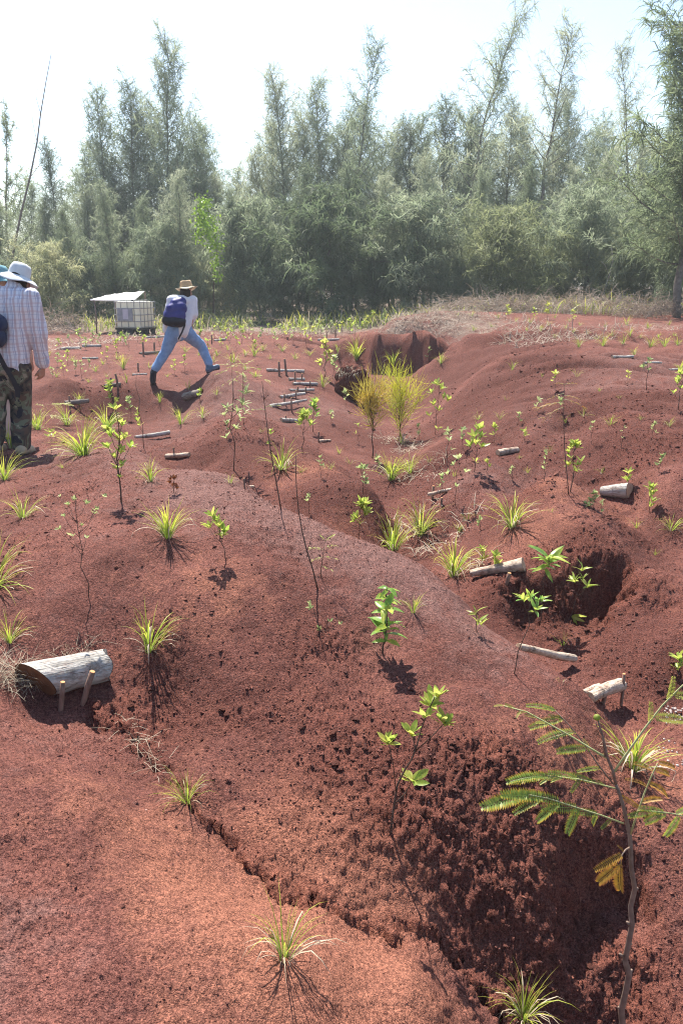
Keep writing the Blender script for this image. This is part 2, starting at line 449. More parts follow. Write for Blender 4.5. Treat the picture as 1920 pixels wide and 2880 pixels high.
def ground_mesh():
    # tessellation finer near the viewer, coarser with distance
    rows = list(np.linspace(-5, -0.2, 10)) + list(np.linspace(0.1, 0.9, 24))
    y = 0.95
    while y < 420:
        rows.append(y)
        y += (y + 1.2) * (0.0033 if y < 13 else 0.0095 if y < 34 else 0.06)
    rows = np.array(rows)
    s_mid = np.linspace(-0.47, 0.47, 600)
    s_out = 0.47 + (np.linspace(0, 1, 46)[1:] ** 1.7) * 1.4
    s = np.concatenate([-s_out[::-1], s_mid, s_out])
    X = s[None, :] * np.maximum(rows + 1.2, 1.4)[:, None]
    Y = np.repeat(rows[:, None], len(s), 1)
    Z = np.clip(soft_z(X.copy(), Y.copy()), -1.1, 1.5)
    # small-scale swell
    far_fade = np.clip(1.5 - Y / 40, 0.2, 1)
    Z += 0.045 * fbm(X * 1.1, Y * 1.1, 3, 5) * far_fade + 0.028 * fbm(X * 3.7, Y * 3.7, 4, 9)
    nz = np.clip(Y / 2 , 0, 1)
    # rill: an undercut step, the far side proud
    sel = (Y < 3.6) & (Y > 0.8) & (X < 1.2)
    d = np.full(X.shape, 9.0)
    wx = 0.06 * fbm(X[sel] * 11, Y[sel] * 11, 4, 31, 0.65)
    d[sel] = line_dist(X[sel], Y[sel], RILL) + wx
    lip = 0.020 * np.exp(-np.clip(d, 0, 9) / 0.06) * sstep(-0.004, 0.012, d) * (0.2 + 1.3 * np.clip(vnoise(X * 6, Y * 6, 77) + .35, 0, 1))
    cut = -0.018 * np.exp(-(np.clip(-d, -0.02, 9) / 0.022) ** 2) * (d <= 0.004)
    Z += lip + cut
    # runnels down the right bank
    bank = sstep(1.6, 2.8, X) * sstep(5.5, 7.5, Y) * (1 - sstep(17, 20, Y))
    rx, ry = X + .25 * vnoise(X * .9, Y * .9, 43), Y + .25 * vnoise(X * .9, Y * .9, 44)
    Z += bank * (0.46 * np.abs(vnoise((rx * 0.55 + ry * 0.95) * 1.1, (rx - ry) * 0.16, 41)) + 0.20 * np.abs(vnoise((rx * 0.6 + ry * 0.9) * 2.9, (rx - ry) * 0.4, 42)) - .13)
    P = np.stack([X, Y, Z], -1)
    du = np.gradient(P, axis=1); dv = np.gradient(P, axis=0)
    N = np.cross(du, dv); N /= np.linalg.norm(N, axis=-1, keepdims=True) + 1e-12
    steep = 1 - np.clip(N[..., 2], 0, 1)
    patch = fbm(X * 2.2, Y * 2.2, 3, 61)
    m = crumb_mask(X, Y)
    m = np.maximum(m, 0.7 * np.exp(-(d - 0.03) ** 2 / 0.0025))
    m = np.clip(m * (0.75 + 1.3 * patch) + 0.6 * sstep(0.25, 0.6, steep), 0, 1.5)
    mm = m * (Y < 30)
    # crumbs: lumps of several sizes pushed out along the normal, warped so that they lean
    zc = Z * 0.9
    disp = np.zeros(X.shape)
    for sc, amp, sd, far in ((9, .016, 1, 26), (21, .017, 2, 20), (44, .015, 3, 10), (85, .010, 8, 5)):
        ok = (Y < far) & (Y > 0.3) & (m > 0.06)
        qx = X[ok] * sc + 1.2 * vnoise(X[ok] * sc * .7, Y[ok] * sc * .7, 50 + sd)
        qy = (Y[ok] + zc[ok]) * sc + 1.2 * vnoise(X[ok] * sc * .7, Y[ok] * sc * .7, 60 + sd)
        e, r = cells(qx, qy, sd)
        disp[ok] += amp * (np.sqrt(np.clip(e * 1.6, 0, 1)) * (0.25 + 0.9 * r) - 0.35) * np.clip(m[ok], 0, 1.2)
    # granular skin everywhere near
    ok = (Y < 7) & (Y > 0.3)
    wq = 1.3 * vnoise(X[ok] * 40, Y[ok] * 40, 71)
    e, r = cells(X[ok] * 75 + wq, (Y[ok] + zc[ok]) * 75 - wq, 4)
    gpat = 0.35 + 1.3 * np.clip(patch[ok] + 0.3, 0, 1)
    disp[ok] += 0.0085 * (np.sqrt(e) * r - 0.3) * gpat
    ok = (Y < 16) & (Y > 0.3)
    e, r = cells(X[ok] * 28, (Y[ok] + zc[ok]) * 28, 6)
    disp[ok] += 0.014 * (np.sqrt(e) * r * r - 0.2) * (0.25 + 1.2 * np.clip(patch[ok] + 0.25, 0, 1))
    disp += 0.006 * fbm(X * 33, Y * 33, 3, 19)
    P += N * disp[..., None]
    nr, nc = X.shape
    idx = np.arange(nr * nc).reshape(nr, nc)
    F = np.stack([idx[:-1, :-1], idx[:-1, 1:], idx[1:, 1:], idx[1:, :-1]], -1).reshape(-1, 4)
    me = mesh_from('ground', P.reshape(-1, 3), F, [MAT_EARTH], True)
    at = me.attributes.new('crumb', 'FLOAT', 'POINT'); at.data.foreach_set('value', np.clip(mm, 0, 1).astype(np.float32).ravel())
    # soil colours: grey-violet crust, orange fines, straw litter beyond the scarp
    tint = np.zeros(X.shape)
    for cx, cy, r, a in TINT_W:
        q = (X - cx) ** 2 + (Y - cy) ** 2
        sel2 = q < 9 * r * r
        tint[sel2] += a * np.exp(-q[sel2] / (r * r))
    at = me.attributes.new('tint', 'FLOAT', 'POINT'); at.data.foreach_set('value', np.clip(tint * .5 + .5, 0, 1).astype(np.float32).ravel())
    fresh_shade = np.zeros(X.shape)
    for cx, cy, r, a in FRESH_SHADE_W:
        q = (X - cx) ** 2 + (Y - cy) ** 2
        sel2 = q < 9 * r * r
        fresh_shade[sel2] = np.maximum(fresh_shade[sel2], a * np.exp(-q[sel2] / (r * r)))
    fresh_shade = np.clip(fresh_shade + 0.35 * fbm(X * 1.7, Y * 1.7, 3, 83), 0, 1)
    at = me.attributes.new('fresh_shade', 'FLOAT', 'POINT'); at.data.foreach_set('value', fresh_shade.astype(np.float32).ravel())
    litter = np.zeros(X.shape)
    for cx, cy, r, a in LITTER_W:
        q = (X - cx) ** 2 + ((Y - cy)) ** 2
        sel2 = q < 9 * r * r
        litter[sel2] = np.maximum(litter[sel2], a * np.exp(-q[sel2] / (r * r)))
    litter = np.maximum(litter, sstep(27, 31, Y + 2 * vnoise(X * .5, Y * .5, 3)))
    at = me.attributes.new('litter', 'FLOAT', 'POINT'); at.data.foreach_set('value', np.clip(litter, 0, 1).astype(np.float32).ravel())
    return me, X, Y, P

# + orange fines, - grey violet crust; along the mound crest it also paints in light
TINT = [(1030,2420,-.22,.20,.8),(900,2330,-.15,.2,.5),(700,2650,-.1,.5,.7),(1000,2780,-.2,.35,.9),(450,2350,.0,.4,.5),(1420,2090,-.12,.22,.9),(1600,2080,-.2,.2,.7),(620,1720,.14,.25,.6),(900,1330,-.05,.4,.8),(1000,2080,-.05,.3,.4),(1500,1480,.0,.5,.5),(1600,1380,.05,.4,.7),(1000,1420,-.1,.3,.5),
 (1560,1780,-.42,.2,.5),(1850,2150,-.44,.4,.6),(404,1292,.26,.6,-.4),(500,1332,.29,.55,-.38),(600,1375,.31,.55,-.4),(700,1415,.33,.5,-.38),(800,1475,.29,.5,-.35),(930,1530,.25,.45,-.35),(1080,1595,.15,.4,-.35),(1200,1650,.06,.4,-.35),(1320,1755,-.02,.35,-.3),(1440,1855,-.10,.3,-.3),(200,1290,.15,.6,-.6),(550,1430,.35,.4,-.4),(600,1180,.02,1.,-.6),(650,1120,.07,1.,-.5),(1400,1340,-.05,.6,-.5),(1600,1150,.2,1.5,-.4),(1750,1050,.4,1.5,-.5),(500,1110,0,.8,-.3),
 (30,2700,.08,.3,-.5),(100,2500,.1,.3,-.3),(1250,2180,-.14,.22,-.5),(1480,2110,-.2,.12,-.6),(900,1130,-.1,1.,-.5),(1180,2100,-.1,.3,-.2)]
TINT_W = [(*at_z(u, v, z)[:2], r, a) for u, v, z, r, a in TINT]
# rain-cut bare subsoil, deeper red; shade of viewer-facing slopes and gully painted in
FRESH_SHADE = [(700,1280,-.02,.8,.8),(600,1285,-.05,.6,.8),(900,1390,-.08,.6,.7),(980,1450,-.3,.4,.8),(1120,1400,-.45,.7,.8),(1100,1250,-.45,1.,.8),(1000,1180,-.2,1.2,.6),(1250,1250,-.1,1.,.9),(1350,1150,0,1.2,1.),(1450,1080,.25,1.2,1.),(1300,1060,0,1.8,1.),(1400,1000,.3,1.6,.9),
 (1600,1120,.35,1.,.8),(1750,1150,.35,1.,.7),(1850,1250,.25,.8,.8),(1700,1300,.1,.6,.9),(1500,1250,.1,.7,.9),(1620,1490,.03,.3,.5),(1800,1500,-.05,.4,.7),(1400,1450,-.08,.4,.5),(1250,1620,-.1,.25,.7),(1350,1720,-.3,.3,.7),(1150,1530,-.3,.4,.7),(1820,1720,-.2,.4,.5),(1900,1850,-.3,.3,.6),
 (300,1120,0,1.,.8),(200,1180,-.1,.8,.6),(450,1200,-.1,.8,.5),(700,1900,.05,.5,.5),(1000,2100,-.05,.5,.3),(1300,2300,-.2,.5,.2),(500,1850,.08,.4,.4),(1650,2450,-.4,.3,.2),(1500,1700,-.3,.5,.7),(800,1180,-.05,.8,.3),(950,1080,-.1,1.5,.5),(1150,1120,-.3,1.5,.8)]
FRESH_SHADE_W = [(*at_z(u, v, z)[:2], r, a) for u, v, z, r, a in FRESH_SHADE]
LITTER_W = [(*at_y(1150,900,23.)[:2],2.0,.75),(*at_y(1300,885,24.)[:2],2.2,.8),(*at_y(1450,920,20)[:2],1.6,.45),(*at_y(1560,960,18)[:2],1.2,.5),(*at_y(1700,915,20)[:2],2.,.5),(*at_y(1850,905,21)[:2],2.,.55),
 (*at_y(60,960,24)[:2],2.5,.5),(*at_y(200,960,25)[:2],2.5,.45),(*at_y(450,940,27)[:2],3,.3),(*at_y(700,930,26)[:2],3,.35),(*at_y(900,935,25)[:2],2.5,.4)]

def earth_material():
    m, nt, b = new_mat('red_earth')
    tc = nt.nodes.new('ShaderNodeTexCoord'); vec = tc.outputs['Object']
    L = nt.links
    def attr(n):
        a = nt.nodes.new('ShaderNodeAttribute'); a.attribute_name = n; return a.outputs['Fac']
    n1 = noise_node(nt, 2.3, 6, 0.6, vec=vec)
    n2 = noise_node(nt, 95, 3, 0.6, vec=vec)
    n3 = noise_node(nt, 9, 4, 0.6, vec=vec)
    base = ramp(nt, n1.outputs[0], [(0.28, EARTH[0]), (0.5, EARTH[1]), (0.72, EARTH[2])])
    n4 = noise_node(nt, 260, 2, 0.6, vec=vec)
    spk = mixc(nt, 1.0, ramp(nt, n2.outputs[0], [(0.34, (.60, .56, .58)), (0.5, (1, 1, 1)), (0.66, (1.45, 1.38, 1.34))]), ramp(nt, n4.outputs[0], [(0.36, (.55, .5, .52)), (0.5, (1, 1, 1)), (0.66, (1.45, 1.4, 1.35))]), 'MULTIPLY')
    col = mixc(nt, 1.0, base, spk, 'MULTIPLY')
    ad = nt.nodes.new('ShaderNodeMath'); ad.operation = 'MULTIPLY_ADD'
    L.new(n3.outputs[0], ad.inputs[0]); ad.inputs[1].default_value = 1.0; ad.inputs[2].default_value = -0.5
    ad2 = nt.nodes.new('ShaderNodeMath'); ad2.operation = 'ADD'
    L.new(ad.outputs[0], ad2.inputs[0]); L.new(attr('tint'), ad2.inputs[1])
    org = ramp(nt, ad2.outputs[0], [(0.55, (0, 0, 0)), (0.95, (1, 1, 1))])
    vio = ramp(nt, ad2.outputs[0], [(0.08, (1, 1, 1)), (0.45, (0, 0, 0))])
    col = mixc(nt, org, col, mixc(nt, 1.0, EARTH[3], spk, 'MULTIPLY'))
    col = mixc(nt, vio, col, mixc(nt, 1.0, EARTH[4], spk, 'MULTIPLY'))
    # freshly broken earth is redder and deeper in colour
    cr = ramp(nt, attr('crumb'), [(0.15, (0, 0, 0)), (0.8, (.7, .7, .7))])
    col = mixc(nt, cr, col, mixc(nt, 1.0, EARTH[5], spk, 'MULTIPLY'))
    fr = ramp(nt, attr('fresh_shade'), [(0.1, (0, 0, 0)), (0.75, (.85, .85, .85))])  # subsoil red together with painted shade of the viewer-facing slopes
    col = mixc(nt, fr, col, mixc(nt, 1.0, EARTH[6], spk, 'MULTIPLY'))
    # pale specks of quartz grit
    v = nt.nodes.new('ShaderNodeTexVoronoi'); v.inputs['Scale'].default_value = 55; L.new(vec, v.inputs['Vector'])
    sel = ramp(nt, v.outputs['Color'], [(0.955, (0, 0, 0)), (0.965, (1, 1, 1))])
    dd = ramp(nt, v.outputs['Distance'], [(0.12, (1, 1, 1)), (0.25, (0, 0, 0))])
    col = mixc(nt, mixc(nt, 1.0, sel, dd, 'MULTIPLY'), col, (.50, .34, .30))
    ln = noise_node(nt, 3.0, 6, 0.75, vec=vec)
    lm = nt.nodes.new('ShaderNodeMath'); lm.operation = 'MULTIPLY_ADD'; L.new(ln.outputs[0], lm.inputs[0]); lm.inputs[1].default_value = 1.6; lm.inputs[2].default_value = -1.2
    la = nt.nodes.new('ShaderNodeMath'); la.operation = 'ADD'; L.new(lm.outputs[0], la.inputs[0]); L.new(attr('litter'), la.inputs[1])
    lf = ramp(nt, la.outputs[0], [(0.05, (0, 0, 0)), (0.45, (1, 1, 1))])
    lc = ramp(nt, noise_node(nt, 14, 4, 0.7, vec=vec).outputs[0], [(0.3, (.11, .075, .06)), (0.55, (.20, .15, .12)), (0.75, (.34, .28, .22))])
    col = mixc(nt, lf, col, lc)
    L.new(col, b.inputs['Base Color'])
    b.inputs['Roughness'].default_value = 0.9
    b.inputs['Specular IOR Level'].default_value = 0.06
    v2 = noise_node(nt, 105, 3, 0.7, vec=vec)
    nb = noise_node(nt, 220, 2, 0.6, vec=vec)
    nc = noise_node(nt, 55, 4, 0.65, vec=vec)
    n00 = bump(nt, b, nc.outputs[0], 0.55, 0.016)
    n0 = bump(nt, b, v2.outputs[0], 0.8, 0.010, n00)
    bump(nt, b, nb.outputs[0], 0.4, 0.004, n0)
    return m

EARTH = [(.091, .039, .032), (.134, .057, .046), (.181, .080, .064), (.228, .100, .068), (.160, .089, .078), (.142, .053, .038), (.086, .034, .027)]
MAT_EARTH = earth_material()
_gm, GX, GY, GPOS = ground_mesh()
ground = tag(link('ground', _gm), kind='structure')
GROUND_ROWS = GY[:, 0]; _S = GX[-1] / (GROUND_ROWS[-1] + 1.2)

def ground_z(x, y):
    """height of the finished ground by bilinear lookup"""
    r = int(np.clip(np.searchsorted(GROUND_ROWS, y) - 1, 0, len(GROUND_ROWS) - 2))
    out = 0
    fr = (y - GROUND_ROWS[r]) / (GROUND_ROWS[r + 1] - GROUND_ROWS[r])
    for k, w in ((r, 1 - fr), (r + 1, fr)):
        out += w * np.interp(x, GX[k], GPOS[k, :, 2])
    return float(out)

def on_ground(u, v, near=0.6):
    """where the line of sight of photo point (u, v) first meets the ground"""
    d = ray(u, v)
    t = near; dt = 0.02; prev = t
    while t < 60:
        x, y, z = d[0] * t, d[1] * t, CAM_Z + d[2] * t
        if z < ground_z(x, y):
            lo, hi = prev, t
            for _ in range(12):
                md = (lo + hi) / 2
                if CAM_Z + d[2] * md < ground_z(d[0] * md, d[1] * md): hi = md
                else: lo = md
            x, y = d[0] * hi, d[1] * hi
            return Vector((x, y, ground_z(x, y)))
        prev = t
        t += dt * max(1, t * 0.35)
    return Vector(at_y(u, v, 30))

def px_m(u, v, loc):
    """metres per photo pixel at a place"""
    return (loc[1] * CP + (CAM_Z - loc[2]) * SP) / FPX
# ------------------------------------------------------------------ plant materials
MAT_BLADE = leaf_mat('sedge_blade', [(0.0, (.14, .22, .04)), (0.4, (.33, .43, .06)), (0.72, (.53, .54, .08)), (1.0, (.62, .52, .14))], 0.5, 6.0, 0.45, attr='t')
MAT_DRY = leaf_mat('dry_blade', [(0.2, (.34, .26, .17)), (0.5, (.52, .43, .31)), (0.8, (.66, .58, .46))], 0.30, 8.0, 0.6)
MAT_LEAF = leaf_mat('bright_leaf', [(0.15, (.24, .36, .06)), (0.45, (.38, .47, .09)), (0.75, (.52, .53, .13)), (1.0, (.58, .48, .14))], 0.55, 5.0, 0.35)
MAT_LEAF_DEEP = leaf_mat('deep_leaf', [(0.1, (.12, .25, .06)), (0.45, (.25, .42, .09)), (0.8, (.50, .54, .10))], 0.5, 5.0, 0.3)
MAT_LEAF_GREY = leaf_mat('grey_green_leaf', [(0.2, (.28, .36, .14)), (0.6, (.42, .48, .20)), (0.9, (.55, .56, .28))], 0.5, 5.0, 0.5)
MAT_LEAF_RED = leaf_mat('russet_leaf', [(0.2, (.16, .05, .02)), (0.6, (.30, .11, .04)), (0.9, (.38, .22, .06))], 0.40, 5.0, 0.5)
MAT_PINNA = leaf_mat('pinnate_leaf', [(0.0, (.08, .17, .05)), (0.45, (.22, .30, .06)), (0.7, (.46, .36, .05)), (0.95, (.58, .28, .04))], 0.5, 14.0, 0.45, attr='t')
MAT_PINNA_OLD = leaf_mat('pinnate_leaf_old', [(0.0, (.18, .14, .03)), (0.5, (.36, .20, .03)), (0.9, (.38, .12, .05))], 0.42, 14.0, 0.5, attr='t')
MAT_PINNA_YOUNG = leaf_mat('pinnate_leaf_young', [(0.0, (.28, .33, .06)), (0.6, (.38, .38, .08)), (0.9, (.42, .36, .10))], 0.45, 14.0, 0.5, attr='t')
MAT_NEEDLE_GOLD = leaf_mat('golden_needles', [(0.2, (.36, .30, .06)), (0.5, (.48, .33, .05)), (0.8, (.52, .28, .05))], 0.5, 3.0, 0.5)
MAT_STEM = simple_mat('brown_stem', (.055, .035, .025), (.12, .075, .055), 60, 0.75)
MAT_STEM_PALE = simple_mat('grey_brown_stem', (.13, .085, .065), (.24, .17, .13), 40, 0.6)
MAT_STEM_GREEN = simple_mat('green_stalk', (.30, .32, .12), (.42, .42, .22), 40, 0.5)
MAT_STRAW = leaf_mat('straw', [(0.2, (.30, .24, .17)), (0.5, (.46, .39, .29)), (0.8, (.62, .55, .44))], 0.25, 4.0, 0.7)
MAT_TRUNK = simple_mat('ironwood_bark', (.10, .085, .075), (.22, .19, .165), 12, 0.9, 0.4, 0.02)

# ------------------------------------------------------------------ shape helpers
def rnd(a, b): return random.uniform(a, b)

def tube(paths, sides=6):
    """paths: list of (points, radii) -> verts, quads (with end fans folded into the quads)"""
    V, F = [], []
    for pts, rad in paths:
        pts = [Vector(p) for p in pts]
        n = len(pts)
        if n < 2: continue
        if isinstance(rad, (int, float)): rad = [rad] * n
        elif len(rad) == 2 and n > 2: rad = [rad[0] + (rad[1] - rad[0]) * i / (n - 1) for i in range(n)]
        t0 = (pts[1] - pts[0]).normalized()
        ref = Vector((0, 0, 1)) if abs(t0.z) < 0.9 else Vector((1, 0, 0))
        base = len(V)
        for i in range(n):
            t = (pts[min(i + 1, n - 1)] - pts[max(i - 1, 0)])
            t = t.normalized() if t.length > 1e-9 else t0
            a = (ref - t * ref.dot(t))
            a = a.normalized() if a.length > 1e-6 else t.orthogonal().normalized()
            ref = a
            b = t.cross(a)
            for k in range(sides):
                w = 2 * math.pi * k / sides
                V.append(pts[i] + (a * math.cos(w) + b * math.sin(w)) * rad[i])
        for i in range(n - 1):
            for k in range(sides):
                k2 = (k + 1) % sides
                F.append((base + i * sides + k, base + i * sides + k2, base + (i + 1) * sides + k2, base + (i + 1) * sides + k))
        for ring, flip in ((0, True), (n - 1, False)):
            c = len(V); V.append(pts[ring])
            for k in range(sides):
                k2 = (k + 1) % sides
                a, b2 = base + ring * sides + k, base + ring * sides + k2
                F.append((c, b2, a) if flip else (c, a, b2))
    return V, F

def ribbon(path, widths, side, fold=0.0):
    """flat strip along path; side = direction across"""
    V, F, T = [], [], []
    n = len(path)
    for i, (p, w) in enumerate(zip(path, widths)):
        p = Vector(p); s = Vector(side)
        t = Vector(path[min(i + 1, n - 1)]) - Vector(path[max(i - 1, 0)])
        s = s - t * (s.dot(t) / max(t.length_squared, 1e-12))
        s = s.normalized() if s.length > 1e-6 else Vector((1, 0, 0))
        nn = t.cross(s).normalized() if t.length > 1e-9 else Vector((0, 0, 1))
        V += [p - s * w / 2 + nn * fold * w, p, p + s * w / 2 + nn * fold * w]
        T += [i / (n - 1)] * 3
    for i in range(n - 1):
        a = i * 3
        F += [(a, a + 1, a + 4, a + 3), (a + 1, a + 2, a + 5, a + 4)]
    return V, F, T

class Acc:
    """collects shapes into one mesh"""
    def __init__(s): s.V, s.F, s.T, s.M = [], [], [], []
    def add(s, V, F, T=None, mat=0, M=None):
        b = len(s.V)
        s.V += [M @ Vector(v) for v in V] if M is not None else list(V)
        s.F += [tuple(i + b for i in f) for f in F]
        s.T += list(T) if T is not None else [0.5] * len(V)
        s.M += [mat] * len(F)
    def mesh(s, name, mats, smooth=True, attr=True):
        me = mesh_from(name, s.V, s.F, mats, smooth, s.M)
        if attr and s.T:
            a = me.attributes.new('t', 'FLOAT', 'POINT'); a.data.foreach_set('value', np.array(s.T, dtype=np.float32))
        return me

def frame(loc, direction, normal_hint=(0, 0, 1), roll=0.0):
    """matrix whose X runs along direction and Z near normal_hint"""
    x = Vector(direction).normalized()
    z = Vector(normal_hint) - x * Vector(normal_hint).dot(x)
    z = z.normalized() if z.length > 1e-5 else x.orthogonal().normalized()
    y = z.cross(x)
    m = Matrix((x, y, z)).transposed().to_4x4()
    m.translation = Vector(loc)
    return m @ Matrix.Rotation(roll, 4, 'X') if roll else m

# blades of unit length, springing up along +Z and bending over towards +X
def blade_shape(bend, width, droop=0.0, n=6, kink=None, tshift=0.0):
    path = []
    ang = math.pi / 2 - 0.10
    p = Vector((0, 0, 0))
    for i in range(n + 1):
        path.append(p.copy())
        f = i / n
        a = ang - bend * f - droop * f * f
        if kink and f > kink[0]: a -= kink[1]
        p = p + Vector((math.cos(a), 0, math.sin(a))) / n
    w = [width * (0.75 + 0.5 * math.sin(math.pi * min(1, i / n * 1.2))) * (1 - (i / n) ** 3) + 0.0006 for i in range(n + 1)]
    V, F, T = ribbon(path, w, (0, 1, 0), 0.22)
    return V, F, [min(1, max(0, t * 0.85 + tshift)) for t in T]

random.seed(11)
GREEN_SHAPES = [blade_shape(rnd(.15, 1.1), rnd(.015, .024), rnd(0, 1.2), tshift=rnd(-.1, .25), kink=(rnd(.5, .9), rnd(.2, .9)) if random.random() < .3 else None) for _ in range(12)]
DRY_SHAPES = [blade_shape(rnd(.9, 1.6), rnd(.016, .026), rnd(.3, 1.5), kink=(rnd(.4, .8), rnd(.2, 1.0))) for _ in range(8)]
def _bm(name, sh, mat):
    a = Acc(); a.add(*sh); return a.mesh(name, [mat])
GREEN_BLADES = [_bm('blade', s, MAT_BLADE) for s in GREEN_SHAPES]
DRY_BLADES = [_bm('dry_blade', s, MAT_DRY) for s in DRY_SHAPES]

def tuft(u, v, h_px, label, n=26, dry=6, spread=1.0, group=None, seed=0, near=None, lean=0.0, min_h=None, wide=1.0, loc=None):
    """a sedge clump: blades fanning from one foot"""
    random.seed(seed * 7919 + int(u) * 31 + int(v))
    loc = loc or on_ground(u, v)
    s = px_m(u, v, loc)
    ang = math.atan2(CAM_Z - loc.z, loc.y)
    h = h_px * s / math.cos(ang) * 1.12
    if near is None: near = h_px >= 80
    foot = 0.06 * h * spread * rnd(.7, 1.5); skew = Vector((rnd(-.25, .25), rnd(-.25, .25), 0)); wide *= rnd(.8, 1.2)
    specs = []
    n, dry = int(n * 1.5), int(dry * 1.0)
    for i in range(n + dry):
        isdry = i >= n
        az = rnd(0, 2 * math.pi)
        tilt = abs(random.gauss(0, 0.30)) * spread + (0.15 * spread if isdry else 0)
        L = h * (rnd(.55, 1.05) if not isdry else rnd(.5, 1.0)) 
        r = foot * math.sqrt(random.random())
        p = Vector((math.cos(az) * r, math.sin(az) * r, -0.012))
        M = Matrix.Translation(p) @ Matrix.Rotation(az + rnd(-.5, .5), 4, 'Z') @ Matrix.Rotation(tilt + skew.x * math.cos(az) + skew.y * math.sin(az), 4, 'Y') @ Matrix.Diagonal((L, L * wide * rnd(.8, 1.2), L, 1))
        specs.append((isdry, M))
    if near:
        root = link('grass_tuft', None, loc=loc)
        root.empty_display_size = 0.05
        for isdry, M in specs:
            o = link('dry_blade' if isdry else 'blade', random.choice(DRY_BLADES if isdry else GREEN_BLADES), root)
            o.matrix_local = M
        # short dark stubble at the foot
        a = Acc()
        for k in range(22):
            sh = random.choice(DRY_SHAPES); L = h * rnd(.12, .3); az = rnd(0, 6.28)
            a.add(*sh, M=Matrix.Translation((math.cos(az) * foot * .8, math.sin(az) * foot * .8, -.01)) @ Matrix.Rotation(az, 4, 'Z') @ Matrix.Rotation(rnd(0, .8), 4, 'Y') @ Matrix.Diagonal((L, L * 1.6, L, 1)))
        st = link('stubble', a.mesh('stubble', [MAT_STEM_PALE]), root); st['kind'] = 'stuff'
    else:
        a = Acc()
        for isdry, M in specs:
            sh = random.choice(DRY_SHAPES if isdry else GREEN_SHAPES)
            a.add(*sh, mat=1 if isdry else 0, M=M)
        root = link('grass_tuft', a.mesh('grass_tuft', [MAT_BLADE, MAT_DRY]), loc=loc)
    return tag(root, label, 'grass tuft', group)

# leaves of unit length along +X, normal +Z
def leaf_shape(width=.36, fold=.18, curl=.25, n=6, belly=.6, wave=0.0):
    V, F, T = [], [], []
    for i in range(n + 1):
        f = i / n
        w = width * math.sin(math.pi * f ** belly) ** 0.8 * (0.5 if i in (0, n) else 1) if 0 < i < n else 0.012
        z = -curl * f * f + wave * math.sin(f * 7)
        V += [Vector((f, -w / 2, z + fold * w)), Vector((f, 0, z)), Vector((f, w / 2, z + fold * w))]
        T += [f] * 3
    for i in range(n):
        a = i * 3
        F += [(a, a + 1, a + 4, a + 3), (a + 1, a + 2, a + 5, a + 4)]
    return V, F, T
random.seed(5)
LEAF_SHAPES = [leaf_shape(rnd(.28, .40), rnd(.1, .3), rnd(-.1, .35), 6, rnd(1.0, 1.4), rnd(0, .02)) for _ in range(5)]
LONG_SHAPES = [leaf_shape(rnd(.20, .26), rnd(.1, .25), rnd(.2, .6), 7, rnd(.8, 1.0), rnd(0, .03)) for _ in range(4)]
BROAD_SHAPES = [leaf_shape(rnd(.38, .46), rnd(.1, .25), rnd(.25, .7), 7, rnd(.75, .95), rnd(0, .03)) for _ in range(4)]
LEAF_SETS = {}
def leaf_set(kind, mat):
    k = (kind, mat.name)
    if k not in LEAF_SETS:
        LEAF_SETS[k] = [_bm('leaf', s, mat) for s in {'leaf': LEAF_SHAPES, 'long': LONG_SHAPES, 'broad': BROAD_SHAPES}[kind]]
    return LEAF_SETS[k]
SHAPE_OF = {'leaf': LEAF_SHAPES, 'long': LONG_SHAPES, 'broad': BROAD_SHAPES}

def whorl_specs(c, axis, n, size, open_=1.0, droop=0.0):
    """leaves in a rosette round an axis: list of matrices"""
    out = []
    axis = Vector(axis).normalized()
    a = axis.orthogonal().normalized(); b = axis.cross(a)
    off = rnd(0, 6.28)
    n = int(n * 1.35 + .5)
    for i in range(n):
        w = off + i * 2.4
        el = rnd(.25, 1.05) * open_
        d = axis * math.cos(el) + (a * math.cos(w) + b * math.sin(w)) * math.sin(el)
        d.z -= droop * rnd(.3, 1.1)
        L = size * rnd(.8, 1.35)
        out.append(frame(Vector(c) - axis * rnd(0, size * .35), d, axis + Vector((rnd(-.4, .4), rnd(-.4, .4), rnd(0, .3))), rnd(-.5, .5)) @ Matrix.Diagonal((L, L, L, 1)))
    return out

def make_plant(name, label, loc, stems, leaf_ms, kind='leaf', mat=None, stem_mat=None, near=True, category='sapling', group=None, sides=6, leaf_name='leaf'):
    mat = mat or MAT_LEAF
    root = link(name, None, loc=loc); root.empty_display_size = 0.05
    V, F = tube(stems, sides)
    link('stem', mesh_from('stem', V, F, [stem_mat or MAT_STEM]), root)
    if near:
        for M in leaf_ms:
            o = link(leaf_name, random.choice(leaf_set(kind, mat)), root); o.matrix_local = M
    elif leaf_ms:
        a = Acc()
        for M in leaf_ms: a.add(*random.choice(SHAPE_OF[kind]), M=M)
        o = link('foliage', a.mesh('foliage', [mat]), root)
    return tag(root, label, category, group)

def local_frame(u, v, loc=None):
    loc = loc or on_ground(u, v)
    s = px_m(u, v, loc)
    ang = math.atan2(CAM_Z - loc.z, loc.y)
    return loc, s, 1.0 / math.cos(ang)

def wiggle(p0, p1, n=5, amp=0.03):
    p0, p1 = Vector(p0), Vector(p1); L = (p1 - p0).length
    out = [p0]
    for i in range(1, n):
        out.append(p0.lerp(p1, i / n) + Vector((rnd(-1, 1), rnd(-1, 1), rnd(-.3, .3))) * amp * L)
    return out + [p1]

